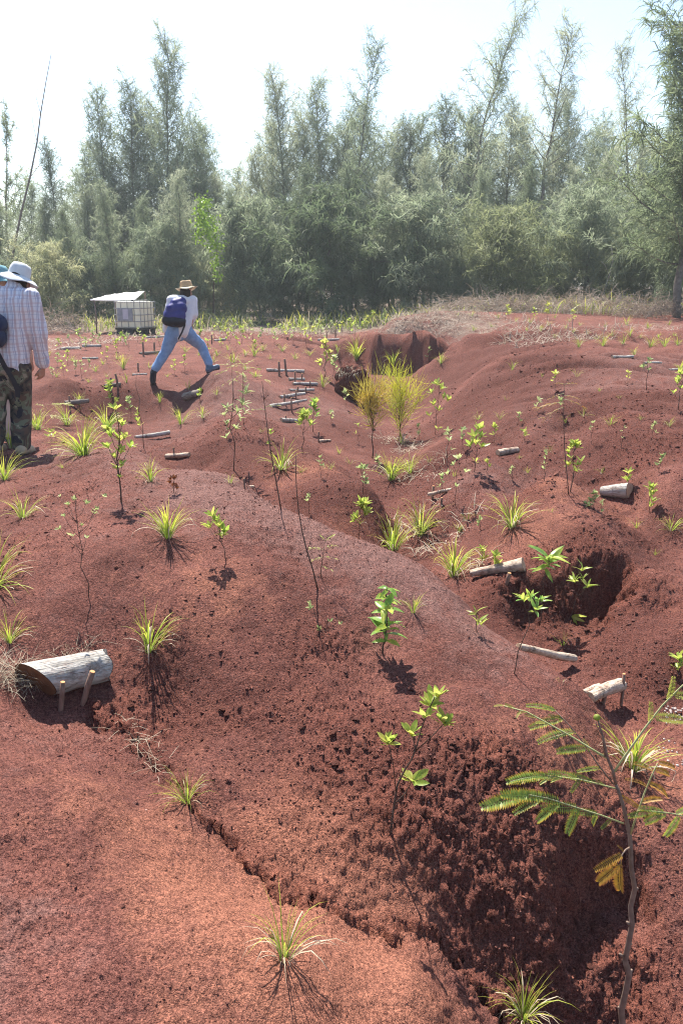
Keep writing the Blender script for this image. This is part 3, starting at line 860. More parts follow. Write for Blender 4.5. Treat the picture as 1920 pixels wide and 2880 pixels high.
def sapling(u, v, h, label, lean=0, whorls=None, nw=5, leaf=14, nl=7, kind='leaf', mat=None, stem_mat=None, seed=0, bare=0.45, spread=.28, near=None, group=None, droop=0.0, open_=1.0, thick=1.0, name='sapling', category='sapling'):
    """whorls: [(du, dv_up, leaf px, n)] in photo pixels from the foot, or made up from nw"""
    random.seed(seed * 104729 + int(u) * 17 + int(v))
    loc, s, k = local_frame(u, v)
    if near is None: near = leaf >= 16
    P = lambda du, dv, dy=0.0: Vector((du * s, dy * s, dv * s * k))
    top = P(lean, h)
    main = wiggle((0, 0, -0.03), top, 6, 0.035)
    r = max(0.0022, 0.012 * h * s * thick)
    stems = [(main, [r, r * .45])]
    if whorls is None:
        whorls = [(lean, h, leaf, nl)]
        for i in range(nw - 1):
            f = bare + (1 - bare) * (i + rnd(.2, .8)) / max(1, nw - 1)
            whorls.append((lean * f + rnd(-1, 1) * spread * h * (1.15 - f), h * min(1.0, f + rnd(.02, .12)), leaf * rnd(.75, 1.1), max(3, int(nl * rnd(.6, 1.1)))))
    ms = []
    for (du, dv, lp, n) in whorls:
        c = P(du, dv, rnd(-.12, .12) * h)
        # branch leaves the main stem lower down
        f = max(0.2, min(0.97, dv / h - abs(du - lean * dv / h) / h * 0.9 - 0.05))
        i = f * 6; i0 = min(5, int(i)); start = main[i0].lerp(main[i0 + 1], i - i0)
        if (c - top).length > 0.02 * h * s:
            mid = start.lerp(c, .5) + Vector((0, 0, -0.12 * (c - start).length))
            stems.append(([start, mid, c], [r * .5, r * .28]))
            axis = (c - mid).normalized() + Vector((0, 0, .5))
        else:
            c = top; axis = Vector((0, 0, 1))
        ms += whorl_specs(c, axis, n, lp * s * (1.0 if v < 1500 else 1.05), open_, droop)
    return make_plant(name, label, loc, stems, ms, kind, mat, stem_mat, near, category, group)

# feathery two-fold leaves
def pinna_shape(n=16, length=1.0, lw=.13, curl=.25, vee=.5):
    """one pinna: a midrib with two rows of small leaflets, unit length along +X"""
    a = Acc()
    pts = [Vector((i / 6, 0, -curl * (i / 6) ** 2)) for i in range(7)]
    V, F, T = ribbon(pts, [.018] * 7, (0, 1, 0))
    a.add(V, F, [0.3] * len(V))
    for i in range(n):
        f = 0.06 + 0.93 * i / (n - 1)
        L = lw * (0.55 + 0.75 * math.sin(math.pi * (0.15 + 0.75 * f)))
        c = Vector((f, 0, -curl * f * f))
        for sg in (-1, 1):
            d = Vector((.42, sg, vee * rnd(.6, 1.3))).normalized()
            w = Vector((.052, -sg * .02, rnd(-.01, .02)))
            p1, p2 = c + d * L * .5 + w * .55, c + d * L
            V = [c, c + d * L * .5 - w * .5, p1, p2]
            a.add(V, [(0, 1, 3, 2)] if sg > 0 else [(0, 2, 3, 1)], [0.05, 0.35, 0.45, 0.9])
    return a
random.seed(3)
PINNA = {m.name: [pinna_shape(17, 1, rnd(.15, .18), rnd(.05, .35), rnd(.1, .5)).mesh('pinna', [m]) for _ in range(4)] for m in (MAT_PINNA, MAT_PINNA_OLD, MAT_PINNA_YOUNG)}

def add_frond(root, path, pinnae, mat=MAT_PINNA, rachis_mat=MAT_STEM_GREEN, r=0.003):
    """path: points of the stalk; pinnae: [(position 0..1, direction, length)]"""
    V, F = tube([(path, [r, r * .5])], 5)
    fr = link('frond', mesh_from('stalk', V, F, [rachis_mat]), root)
    n = len(path) - 1
    for f, d, L in pinnae:
        i = min(n - 1, int(f * n)); p = Vector(path[i]).lerp(Vector(path[i + 1]), f * n - i)
        o = link('pinna', random.choice(PINNA[mat.name]), fr)
        o.matrix_local = frame(p, d, (rnd(-.3, .3), -.45, .9), rnd(-.3, .3)) @ Matrix.Diagonal((L, L, L, 1))
    return fr

def auto_frond(root, p0, direction, length, mat, n=5, plen=.45, sag=.25, r=.002, spread=1.0):
    d = Vector(direction).normalized()
    path = [Vector(p0) + d * length * t + Vector((0, 0, -sag * length * t * t)) for t in (0, .25, .5, .75, 1)]
    side = d.cross(Vector((0, 0, 1))).normalized()
    pin = []
    for i in range(n):
        f = .3 + .7 * i / max(1, n - 1)
        for sg in (-1, 1):
            pin.append((min(.999, f), d * .75 + side * sg * spread + Vector((0, 0, rnd(-.35, .1))), length * plen * rnd(.8, 1.1)))
    return add_frond(root, path, pin, mat, MAT_STEM_GREEN, r)

def feather_plant(u, v, h, label, fronds, lean=0, mat=MAT_PINNA_YOUNG, stem_mat=None, seed=0, curve=0.0, thick=1.0, extra=None, near=True):
    """stick-like stem with two-fold feathery fronds; fronds: [(height 0..1, du, dv_up, pinna count)] px"""
    random.seed(seed * 977 + int(u) + int(v))
    loc, s, k = local_frame(u, v)
    root = link('feathery_sapling', None, loc=loc); root.empty_display_size = .05
    main = []
    for i in range(8):
        f = i / 7
        main.append(Vector(((lean * f + curve * math.sin(math.pi * f)) * s, rnd(-.01, .01) * h * s, h * f * s * k - (.03 if i == 0 else 0))))
    r = max(.0022, .010 * h * s * thick)
    stems = [(main, [r, r * .4])] + [([main[int(7 * f)], main[int(7 * f)] + Vector((du * s * .6, 0, dv * s * k * .4)), main[int(7 * f)] + Vector((du * s, 0, dv * s * k))], [r * .4, r * .2]) for f, du, dv in (extra or [])]
    V, F = tube(stems, 6)
    link('stem', mesh_from('stem', V, F, [stem_mat or MAT_STEM_PALE]), root)
    for f, du, dv, n in fronds:
        i = f * 7; i0 = min(6, int(i)); p = main[i0].lerp(main[i0 + 1], i - i0)
        d = Vector((du * s, rnd(-.3, .3) * abs(du) * s, dv * s * k))
        auto_frond(root, p, d, d.length, mat, n, .42, .25, r * .4)
    return tag(root, label, 'sapling')
# ------------------------------------------------------------------ check-dam logs, stakes, boulder, tank, canopy
def log_material(name, c_dark, c_mid, c_pale, crack=(.03, .022, .018)):
    """weathered wood: grain along the log, drying cracks, bark remnants and red dust"""
    m, nt, b = new_mat(name)
    L = nt.links
    tc = nt.nodes.new('ShaderNodeTexCoord'); mp = nt.nodes.new('ShaderNodeMapping')
    mp.inputs['Scale'].default_value = (1.0, 8, 8); L.new(tc.outputs['Object'], mp.inputs[0])
    g = noise_node(nt, 7, 6, .65, vec=mp.outputs[0], dist=.6)
    col = ramp(nt, g.outputs[0], [(.3, c_dark), (.5, c_mid), (.7, c_pale)])
    mp2 = nt.nodes.new('ShaderNodeMapping'); mp2.inputs['Scale'].default_value = (.8, 16, 16); L.new(tc.outputs['Object'], mp2.inputs[0])
    k = noise_node(nt, 9, 3, .5, vec=mp2.outputs[0], dist=1.2)
    ck = ramp(nt, k.outputs[0], [(.31, (1, 1, 1)), (.36, (0, 0, 0))])
    col = mixc(nt, ck, col, crack)
    p = noise_node(nt, 11, 4, .6, vec=tc.outputs['Object'])
    col = mixc(nt, ramp(nt, p.outputs[0], [(.60, (0, 0, 0)), (.70, (.65, .65, .65))]), col, (.085, .06, .048))
    d = noise_node(nt, 16, 5, .7, vec=tc.outputs['Object'])
    col = mixc(nt, ramp(nt, d.outputs[0], [(.52, (0, 0, 0)), (.70, (.6, .6, .6))]), col, (.20, .085, .06))
    L.new(col, b.inputs['Base Color']); b.inputs['Roughness'].default_value = .9; b.inputs['Specular IOR Level'].default_value = .12
    n0 = bump(nt, b, g.outputs[0], .7, .012)
    bump(nt, b, k.outputs[0], .8, .010, n0)
    return m
MAT_LOG = log_material('weathered_log', (.22, .20, .175), (.42, .395, .36), (.58, .55, .51))
MAT_LOG_TAN = log_material('peeled_log', (.32, .235, .175), (.52, .41, .32), (.66, .55, .44))
MAT_LOG_DARK = simple_mat('dark_log', (.06, .045, .04), (.30, .25, .21), 9, 0.9, 0.5, 0.01, stretch=(1, 7, 7))
MAT_CUT = simple_mat('cut_wood', (.09, .038, .018), (.20, .09, .042), 30, 0.85, 0.3, 0.004)
MAT_CUT_PALE = simple_mat('pale_cut_wood', (.40, .26, .16), (.60, .42, .28), 30, 0.85, 0.3, 0.004)
MAT_STAKE = simple_mat('stake_wood', (.13, .075, .055), (.27, .17, .13), 20, 0.85, 0.4, 0.004, stretch=(4, 4, 1))
MAT_STAKE_CUT = simple_mat('stake_cut', (.45, .20, .08), (.62, .32, .15), 40, 0.8)
MAT_STRAP = simple_mat('black_strap', (.012, .012, .016), (.03, .03, .035), 60, 0.6)

def log_mesh(L, r0, r1, sides=14, n=10, bend=.011, seed=0, flat=0.0):
    """log along +X from 0 to L with knots and a slight bend; returns body and two end discs"""
    rs = random.Random(seed)
    V, F = [], []
    ph = rs.uniform(0, 6)
    rings = []
    for i in range(n + 1):
        f = i / n
        c = Vector((L * f, bend * L * math.sin(math.pi * f + ph * .1), bend * .4 * L * math.sin(2.1 * math.pi * f + ph)))
        r = r0 + (r1 - r0) * f
        ring = []
        for k in range(sides):
            w = 2 * math.pi * k / sides
            rr = r * (1 + .16 * mnoise.noise(Vector((f * L / max(r, .01) * .35 + seed * 3.1, math.cos(w) * .9, math.sin(w) * .9))) + .04 * rs.uniform(-1, 1))
            p = c + Vector((0, math.cos(w) * rr, math.sin(w) * rr * (1 - flat)))
            ring.append(len(V)); V.append(p)
        rings.append((c, ring))
    for i in range(n):
        a, b = rings[i][1], rings[i + 1][1]
        for k in range(sides):
            k2 = (k + 1) % sides
            F.append((a[k], a[k2], b[k2], b[k]))
    ends = []
    for (c, ring), flip, dx in ((rings[0], True, -.002), (rings[-1], False, .002)):
        EV = [c + Vector((dx * 1.5, 0, 0))] + [V[q] + Vector((dx * rs.uniform(.3, 1.5), 0, 0)) for q in ring]
        EF = [((0, 1 + (k + 1) % sides, 1 + k) if flip else (0, 1 + k, 1 + (k + 1) % sides)) for k in range(sides)]
        ends.append((EV, EF))
    return V, F, ends

def log(ua, va, ub, vb, d_px, label, d2_px=None, mat=None, cut=None, seed=0, group=None, sink=.5, za=None):
    a, b = on_ground(ua, va), on_ground(ub, vb)
    # a log lies across at one distance: keep both ends near the mean depth
    ym = (a.y + b.y) / 2; lim = .5 * abs(b.x - a.x)
    a = Vector(at_y(ua, va, max(ym - lim, min(ym + lim, a.y)))); b = Vector(at_y(ub, vb, max(ym - lim, min(ym + lim, b.y))))
    s = px_m(ua, va, a)
    r0 = d_px * s / 2; r1 = (d2_px or d_px) * s / 2
    gz = max(ground_z(a.x + (b.x - a.x) * f, a.y + (b.y - a.y) * f) - (a.z + (b.z - a.z) * f) for f in (.1, .3, .5, .7, .9))
    lift = max(0, gz) * .8 + max(r0, r1) * (1 - sink)
    a.z += lift; b.z += lift
    L = (b - a).length
    V, F, ends = log_mesh(L, r0, r1, seed=seed)
    root = link('log', mesh_from('log', V, F, [mat or MAT_LOG]))
    root.matrix_world = frame(a, b - a)
    for EV, EF in ends:
        link('cut_end', mesh_from('cut_end', EV, EF, [cut or MAT_CUT_PALE], False), root)
    return tag(root, label, 'log', group)

def stake(u, v_top, v_bot, label, w_px=5, du=0, group=None, y_off=-.03, loc=None, mat=None):
    """a cut branch driven into the ground: foot at (u, v_bot), head at (u + du, v_top)"""
    foot = loc or on_ground(u, v_bot)
    s = px_m(u, v_bot, foot)
    k = 1 / math.cos(math.atan2(CAM_Z - foot.z, foot.y))
    h = (v_bot - v_top) * s * k
    r = w_px * s / 2
    top = Vector((du * s, -.02 * h, h))
    pts = [Vector((-du * s * .3, 0, -.3 * h)), Vector((0, 0, 0)), top * .5 + Vector((rnd(-.3, .3) * r, 0, 0)), top]
    V, F = tube([(pts, [r * .9, r, r * 1.05, r])], 8)
    root = link('stake', mesh_from('stake', V, F, [mat or MAT_STAKE]), loc=foot)
    d = (pts[3] - pts[2]).normalized()
    V, F = tube([([pts[3] - d * r * .05, pts[3] + d * r * .18], [r * 1.01, r * .9])], 8)
    link('cut_top', mesh_from('cut_top', V, F, [MAT_STAKE_CUT], False), root)
    return tag(root, label, 'stake', group)

# ---- the split log at the left, cut slantwise at its near end
def split_log():
    a = on_ground(150, 1965); b = on_ground(300, 1925)
    y = (a.y + b.y) / 2 + .03
    A, B = Vector(at_y(108, 1912, y - .05)), Vector(at_y(303, 1872, y + .07))
    L = (B - A).length
    r = .086
    V, F = [], []
    n, sides = 16, 28
    for i in range(n + 1):
        f = i / n
        for k in range(sides):
            w = 2 * math.pi * k / sides
            # D-shaped section: flattened below and behind
            rr = r * (1 + .06 * mnoise.noise(Vector((f * 3, math.cos(w), math.sin(w)))) + .016 * mnoise.noise(Vector((f * 9, math.cos(w) * 9, math.sin(w) * 9))))
            yy, zz = -math.cos(w) * rr, math.sin(w) * rr * (.92 if math.sin(w) > 0 else .80)
            # slanting saw cut at the near-left end: the upper edge reaches further out
            x = L * f
            cut0 = -.062 * (yy / r) - .036 * (zz / r) - .01
            x = cut0 * (1 - f) + x + (.012 * math.sin(w * 3) * f if i == n else 0)
            zz *= 1 - .10 * f; yy *= 1 - .12 * f
            # knot hole
            kd = (f - .74) ** 2 * 22 + (w - .35) ** 2 * 1.6
            if kd < .25: 
                sc_ = 1 - .35 * (1 - kd / .25); yy *= sc_; zz *= sc_
            V.append(Vector((x, yy, zz)))
    for i in range(n):
        for k in range(sides):
            k2 = (k + 1) % sides
            F.append((i * sides + k, (i + 1) * sides + k, (i + 1) * sides + k2, i * sides + k2))
    root = link('split_log', mesh_from('split_log', V, F, [MAT_LOG]))
    root.matrix_world = frame(A, B - A)
    for i, nm in ((0, 'sawn_face'), (n, 'broken_end')):
        ring = [V[i * sides + k] + Vector((-.002 if i == 0 else .002, 0, 0)) for k in range(sides)]
        c = sum(ring, Vector()) / sides
        EV = [c] + ring + [c.lerp(p, .55) + Vector((rnd(-.002, .002), 0, 0)) for p in ring]
        EF = []
        for k in range(sides):
            k2 = (k + 1) % sides
            EF += [(1 + k, 1 + k2, 1 + sides + k2, 1 + sides + k), (0, 1 + sides + k, 1 + sides + k2)]
        if i: EF = [tuple(reversed(f)) for f in EF]
        o = link(nm, mesh_from(nm, EV, EF, [MAT_CUT if i == 0 else MAT_LOG]), root)
        if i == 0: o['label'] = 'dark red-brown sawn face of the log'
    return tag(root, 'thick grey weathered log with slanted brown sawn end at the left', 'log')
split_log()
def grounded(p, dy):
    return Vector((p.x, p.y + dy, ground_z(p.x, p.y + dy)))
stake(180, 1895, 1972, 'short stake with orange cut top before the thick grey log, left one', 14, 14, loc=grounded(on_ground(182, 1970), -.05))
stake(238, 1856, 1942, 'leaning stake before the thick grey log, right one', 16, 34, loc=grounded(on_ground(243, 1948), -.045))

LOGS = [
 (184,1149,251,1142,13,13,MAT_LOG_DARK,'dark log in the hollow behind the left walker, one stake before it'),
 (295,1092,340,1086,12,10,MAT_LOG_DARK,'short dark log with two stakes left of the striding walker'),
 (381,1238,477,1224,11,13,MAT_LOG,'log with yellow leaf lying in the valley below the striding walker'),
 (469,1287,533,1282,14,12,MAT_LOG_TAN,'short tan log with one stake at the valley bend below the mound crest'),
 (520,1122,567,1110,22,20,MAT_LOG_DARK,'thick stub log where the shadow of the striding walker ends'),
 (174,984,228,982,9,8,MAT_LOG,'pale log far left behind the walkers, left one of two in line'),
 (232,976,286,976,8,8,MAT_LOG,'pale log far left behind the walkers, right one of two in line'),
 (393,999,449,994,9,8,MAT_LOG_DARK,'log with two upright stakes left of the straw-hatted walker'),
 (411,951,464,949,7,7,MAT_LOG,'far log in front of the water tank'),
 (602,962,634,958,7,7,MAT_LOG,'far pale log right of the straw-hatted walker'),
 (232,1010,277,1009,6,6,MAT_LOG,'thin far log among yellow seedlings left of the tank'),
 (373,1057,413,1055,6,6,MAT_LOG,'thin pale log beside the rear shoe of the striding walker'),
 (750,1046,856,1050,9,9,MAT_LOG,'topmost log of the stepped row, long, with two tall stakes'),
 (812,1070,856,1070,8,8,MAT_LOG,'second log of the stepped row, short'),
 (824,1083,891,1083,9,9,MAT_LOG,'third log of the stepped row, farthest to the right'),
 (814,1103,882,1102,8,8,MAT_LOG,'fourth log of the stepped row'),
 (787,1128,857,1117,12,9,MAT_LOG,'fifth log of the stepped row, tilted, with dark shadow below'),
 (758,1152,862,1134,11,7,MAT_LOG,'sixth log of the stepped row, longest and most slanted'),
 (791,1184,842,1188,13,13,MAT_LOG,'lowest log of the stepped row, short and thick'),
 (896,1243,928,1241,8,7,MAT_LOG_TAN,'small log with crossed stick in the side gully right of the stepped row'),
 (893,958,953,956,6,6,MAT_LOG,'far log on the rim of the gully head'),
 (906,927,957,926,6,6,MAT_LOG_DARK,'far dark log with stakes behind the rim of the gully head'),
 (967,911,1002,910,6,6,MAT_LOG,'farthest log left of the dry-grass knoll'),
 (1205,1407,1270,1393,11,10,MAT_LOG_TAN,'tan log across the main gully with two dark stakes'),
 (685,1371,712,1371,9,8,MAT_LOG_TAN,'small tan log just over the mound crest with one stake'),
 (1399,1279,1454,1269,19,17,MAT_LOG_TAN,'short thick log with dark end in the right-hand rill'),
 (1690,1392,1769,1390,26,44,MAT_LOG,'fat grey log with big dark end on the right-hand mound'),
 (1720,1007,1778,1005,8,8,MAT_LOG,'far grey log on the right bank, left of three'),
 (1809,1031,1856,1030,7,7,MAT_LOG,'far grey log on the right bank, middle of three'),
 (1879,1044,1905,1043,6,6,MAT_LOG,'far log on the right bank by the frame edge'),
 (1323,1628,1470,1604,20,38,MAT_LOG_TAN,'tapered tan dam log above the dark pit'),
 (1457,1826,1611,1858,20,26,MAT_LOG_TAN,'peeled tan log lying across the gully below the pit'),
 (1655,1972,1742,1932,34,40,MAT_LOG_TAN,'cream thick log beside the tall dark stake at the right'),
 (1637,1962,1682,1942,15,17,MAT_LOG_TAN,'small cream piece lying behind the cream thick log'),
]
for i, (ua, va, ub, vb, d0, d1, m, lab) in enumerate(LOGS):
    random.seed(i)
    log(ua, va, ub, vb, d0, lab, d1, m, MAT_CUT if m is MAT_LOG_DARK else MAT_CUT_PALE, i + 1, 'check-dam logs laid across the rills')
STAKES = [
 (199,1113,1158,5,0,'stake before the dark log in the hollow'),(313,1062,1098,6,2,'left of two stakes at the short dark log'),(332,1051,1090,6,-4,'right of two stakes at the short dark log'),
 (491,1258,1286,5,-2,'stake at the tan log in the valley bend'),(404,963,1002,5,0,'left of two stakes left of the straw-hatted walker'),(436,963,996,5,0,'right of two stakes left of the straw-hatted walker'),
 (596,942,968,4,0,'thin far stake right of the straw-hatted walker'),(390,1020,1045,5,0,'stake behind the rear shoe of the striding walker'),
 (785,1017,1058,6,0,'left tall stake of the topmost step log'),(806,1010,1055,6,-5,'right tall stake of the topmost step log'),(830,1045,1074,4,0,'left stake of the second step log'),(848,1051,1070,4,2,'right stake of the second step log'),
 (872,1070,1094,4,0,'stake of the third step log'),(838,1087,1105,4,0,'left stake of the fourth step log'),(860,1087,1105,4,0,'right stake of the fourth step log'),(800,1107,1135,4,0,'left stake of the fifth step log'),
 (833,1099,1130,4,0,'right stake of the fifth step log'),(820,1119,1156,4,0,'stake of the slanted sixth step log'),(804,1168,1186,4,0,'stake of the lowest step log'),
 (896,1214,1243,4,0,'stake of the small log right of the stepped row'),(918,931,957,3,0,'left far stake behind the gully head'),(943,928,950,3,0,'right far stake behind the gully head'),
 (1216,1367,1408,7,1,'left dark stake of the main gully log'),(1241,1400,1421,6,0,'right short stake of the main gully log'),(688,1345,1372,5,-1,'stake just over the mound crest'),
 (1752,1368,1400,7,1,'stake in front of the fat grey log'),(1425,1612,1641,11,5,'stub stake below the tapered dam log'),(1745,1898,1984,9,-1,'tall dark stake right of the cream thick log'),(1693,1945,1982,12,5,'stub stake in front of the cream thick log'),
]
for i, (u, vt, vb, w, du, lab) in enumerate(STAKES):
    random.seed(i + 50)
    stake(u, vt, vb, lab, w, du, 'stakes holding the check-dam logs')

# ---- earth boulder fallen from the gully head
def lump(seed, sub=4, amp=.28, fine=.10, flat=1.0, f1=1.3, f2=5.0):
    bm = bmesh.new(); bmesh.ops.create_icosphere(bm, subdivisions=sub, radius=1)
    off = Vector((seed * 7.3, seed * 1.7, seed * 3.1))
    for v in bm.verts:
        p = v.co.copy()
        k = 1 + amp * mnoise.noise(p * f1 + off) + fine * mnoise.noise(p * f2 + off) + fine * .5 * mnoise.noise(p * f2 * 2.3 + off)
        v.co = p * k; v.co.z *= flat
    V = [v.co.copy() for v in bm.verts]; F = [tuple(x.index for x in f.verts) for f in bm.faces]
    bm.free()
    return V, F
def earth_attr(me, tint=.5, crumb=1.0):
    for nm, val in (('tint', tint), ('crumb', crumb), ('litter', 0.0), ('fresh_shade', .2)):
        a = me.attributes.new(nm, 'FLOAT', 'POINT'); a.data.foreach_set('value', np.full(len(me.vertices), val, dtype=np.float32))
    return me
_b = on_ground(990, 1128); _s = px_m(990, 1128, _b)
V, F = lump(3, 5, .35, .16)
boulder = link('earth_boulder', earth_attr(mesh_from('earth_boulder', V, F, [MAT_EARTH])), loc=_b + Vector((0, .2, 44 * _s)), scale=(47 * _s, 42 * _s, 52 * _s))
tag(boulder, 'dark red earth boulder with dry grassy top in the gully', 'boulder')
a = Acc(); random.seed(2)
for k in range(420):
    az, r = rnd(0, 6.28), math.sqrt(random.random()) * .85
    L = rnd(.25, .55)
    a.add(*random.choice(DRY_SHAPES), M=Matrix.Translation((math.cos(az) * r, math.sin(az) * r, .72 - .35 * r * r + rnd(0, .2))) @ Matrix.Rotation(rnd(0, 6.28), 4, 'Z') @ Matrix.Rotation(rnd(.5, 1.6), 4, 'Y') @ Matrix.Diagonal((L, L * 1.8, L, 1)))
o = link('grass_cap', a.mesh('grass_cap', [MAT_STRAW]), boulder); o['kind'] = 'stuff'

# ---- water tank in its cage on a pallet
MAT_TANK = leaf_mat('white_plastic', [(.2, (.78, .77, .66)), (.8, (.84, .83, .74))], .35, 2.0, .45)
MAT_CAGE = simple_mat('galvanised_tube', (.22, .23, .23), (.36, .37, .37), 12, 0.45, 0.05)
MAT_PLATE = simple_mat('label_plate', (.22, .24, .26), (.34, .35, .36), 6, 0.6, 0.0)
MAT_PAPER = simple_mat('label_paper', (.44, .43, .50), (.56, .54, .58), 6, 0.7, 0.0)
MAT_BLACK = simple_mat('black_plastic', (.015, .015, .016), (.04, .04, .042), 10, 0.6, 0.1)

def box(sx, sy, sz, bevel=.0, c=(0, 0, 0)):
    bm = bmesh.new(); bmesh.ops.create_cube(bm, size=1)
    for v in bm.verts: v.co = Vector((v.co.x * sx, v.co.y * sy, v.co.z * sz))
    if bevel: bmesh.ops.bevel(bm, geom=list(bm.edges), offset=bevel, segments=3, affect='EDGES', profile=.5)
    bm.verts.index_update()
    V = [v.co + Vector(c) for v in bm.verts]; F = [tuple(x.index for x in f.verts) for f in bm.faces]
    bm.free()
    return V, F
def part(name, VF, mat, parent, smooth=False):
    return link(name, mesh_from(name, VF[0], VF[1], [mat], smooth), parent)

def water_tank():
    y = 28.6
    p = at_y(384, 934, y)
    root = link('water_tank', None, loc=(p[0], y, ground_z(p[0], y) + .02), rot=(0, 0, math.radians(-17)))
    W, D, H, z0 = .92, .92, .86, .18
    part('tank', box(W, D, H, .07, (0, 0, z0 + H / 2)), MAT_TANK, root, True)
    V, F = tube([([(0, 0, z0 + H - .01), (0, 0, z0 + H + .05)], .11)], 16); part('lid', (V, F), MAT_BLACK, root)
    xs = [-W / 2 - .015, -W / 4 - .02, 0, W / 4 + .02, W / 2 + .015]; t = .012
    for x in xs:
        for sy in (-1, 1):
            part('cage_bar', tube([([(x, sy * (D / 2 + .015), z0), (x, sy * (D / 2 + .015), z0 + H + .02)], t)], 6), MAT_CAGE, root)
    for yy in (-D / 4, 0, D / 4):
        for sx in (-1, 1):
            part('cage_bar', tube([([(sx * (W / 2 + .015), yy, z0), (sx * (W / 2 + .015), yy, z0 + H + .02)], t)], 6), MAT_CAGE, root)
    for zz in (.03, .22, .43, .64, .84):
        pts = [(sx * (W / 2 + .034), sy * (D / 2 + .034), z0 + zz) for sx, sy in ((-1, -1), (1, -1), (1, 1), (-1, 1), (-1, -1))]
        part('cage_bar', tube([(pts, t)], 6), MAT_CAGE, root)
    for x in (-W / 4, W / 4):
        part('cage_bar', tube([([(x, -D / 2, z0 + H + .035), (x, D / 2, z0 + H + .035)], t)], 6), MAT_CAGE, root)
    pl = part('label_plate', box(.58, .006, .40, 0, (-.08, -D / 2 - .052, z0 + .44)), MAT_PLATE, root)
    part('paper', box(.2, .004, .32, 0, (-.06, -D / 2 - .058, z0 + .45)), MAT_PAPER, pl)
    part('pallet_deck', box(W + .08, D + .08, .05, .008, (0, 0, z0 - .03)), MAT_BLACK, root)
    for x in (-.40, 0, .40):
        for yy in (-.40, 0, .40):
            part('pallet_block', box(.13, .13, .16, .01, (x, yy, z0 - .13)), MAT_BLACK, root)
    tag(root, 'white caged water tank with grey label plate on a black pallet', 'water tank')
water_tank()

# ---- white canopy sheet on posts
MAT_SHEET = leaf_mat('white_sheet', [(.2, (.80, .81, .82)), (.8, (.86, .86, .86))], .4, 2.0, .6)
def canopy():
    y0 = 29.0
    P = lambda u, v, y: Vector(at_y(u, v, y))
    g = on_ground(275, 940)
    x = P(330, 850, y0).x
    root = link('canopy', None, loc=(x, y0, ground_z(x, y0)))
    inv = Vector(root.location)
    A, B, C, D = P(255, 842, 28.8), P(404, 823, 29.4), P(407, 819, 31.2), P(322, 826, 31.0)
    B2 = P(380, 843, 28.9)
    V, F, n = [], [], 12
    for i in range(n + 1):
        for j in range(n + 1):
            f, h = i / n, j / n
            q = A.lerp(B2, f).lerp(D.lerp(C, f), h)
            q.z += .10 * math.exp(-((f - .45) ** 2 + (h - .5) ** 2) * 14) - .10 * math.sin(math.pi * f) * (1 - h) * .4 + .03 * mnoise.noise(Vector((f * 4, h * 4, 1)))
            V.append(q - inv)
    F = [(i * (n + 1) + j, (i + 1) * (n + 1) + j, (i + 1) * (n + 1) + j + 1, i * (n + 1) + j + 1) for i in range(n) for j in range(n)]
    o = part('sheet', (V, F), MAT_SHEET, root, True)
    md = o.modifiers.new('thickness', 'SOLIDIFY'); md.thickness = .008
    E = [A, B2]
    part('front_bar', tube([([A - inv + Vector((0, -.01, -.02)), B2 - inv + Vector((0, -.01, -.02))], .03)], 8), MAT_SHEET, root, True)
    for q in (A + Vector((.12, 0, 0)), A.lerp(B2, .55) + Vector((0, .3, 0)), B2 + Vector((-.05, .02, 0)), D, C):
        zg = ground_z(q.x, q.y)
        part('post', tube([([Vector((q.x, q.y, zg - .2)) - inv, Vector((q.x + .03, q.y, (zg + q.z) / 2)) - inv, Vector((q.x, q.y, q.z - .015)) - inv], .026)], 7), MAT_STEM_PALE, root, True)
    tag(root, 'white tarpaulin canopy on thin posts behind the water tank', 'canopy')
canopy()
# ------------------------------------------------------------------ the ironwood belt behind the field
def needle_mat(name, stops, transl=.4):
    return leaf_mat(name, stops, .6, 1.6, 0.6, spec=.15)
MAT_NEEDLES = needle_mat('ironwood_needles', [(0.25, (.15, .19, .115)), (0.5, (.265, .315, .20)), (0.75, (.41, .44, .31))])
MAT_NEEDLES_DARK = needle_mat('dark_needles', [(0.25, (.11, .15, .08)), (0.5, (.19, .24, .13)), (0.8, (.32, .36, .21))])
MAT_NEEDLES_OLIVE = needle_mat('olive_needles', [(0.25, (.17, .20, .10)), (0.5, (.29, .32, .165)), (0.8, (.43, .43, .25))])
MAT_VINE = leaf_mat('vine_leaf', [(0.2, (.10, .22, .02)), (0.5, (.18, .33, .03)), (0.8, (.27, .40, .05))], .5, 2.0, .4)

def crown_quads(segs, per_m, nl, nw, droop, rng, spread=.42):
    """needle sprays along branch segments, all as loose thin quads (numpy)"""
    P, D = [], []
    for a, b in segs:
        L = np.linalg.norm(b - a)
        n = max(1, int(L * per_m))
        t = rng.random(n)[:, None]
        P.append(a + (b - a) * t)
        d = (b - a) / max(L, 1e-6)
        dd = d[None] * rng.uniform(.2, 1.0, (n, 1)) + rng.normal(0, spread, (n, 3))
        D.append(dd)
    P, D = np.concatenate(P), np.concatenate(D)
    D /= np.linalg.norm(D, axis=1, keepdims=True) + 1e-9
    n = len(P)
    L = nl * rng.uniform(.5, 1.25, (n, 1))
    side = np.cross(D, rng.normal(0, 1, (n, 3))); side /= np.linalg.norm(side, axis=1, keepdims=True) + 1e-9
    w = nw * rng.uniform(.6, 1.3, (n, 1))
    mid = P + D * L * .55
    tip = P + D * L; tip[:, 2] -= (droop * L[:, 0])
    V = np.stack([P - side * w * .4, P + side * w * .4, mid + side * w * .5, mid - side * w * .5, tip + side * w * .12, tip - side * w * .12], 1)
    i = np.arange(n)[:, None] * 6
    F = np.concatenate([i + np.array([[0, 1, 2, 3]]), i + np.array([[3, 2, 4, 5]])], 0)
    return V.reshape(-1, 3), F

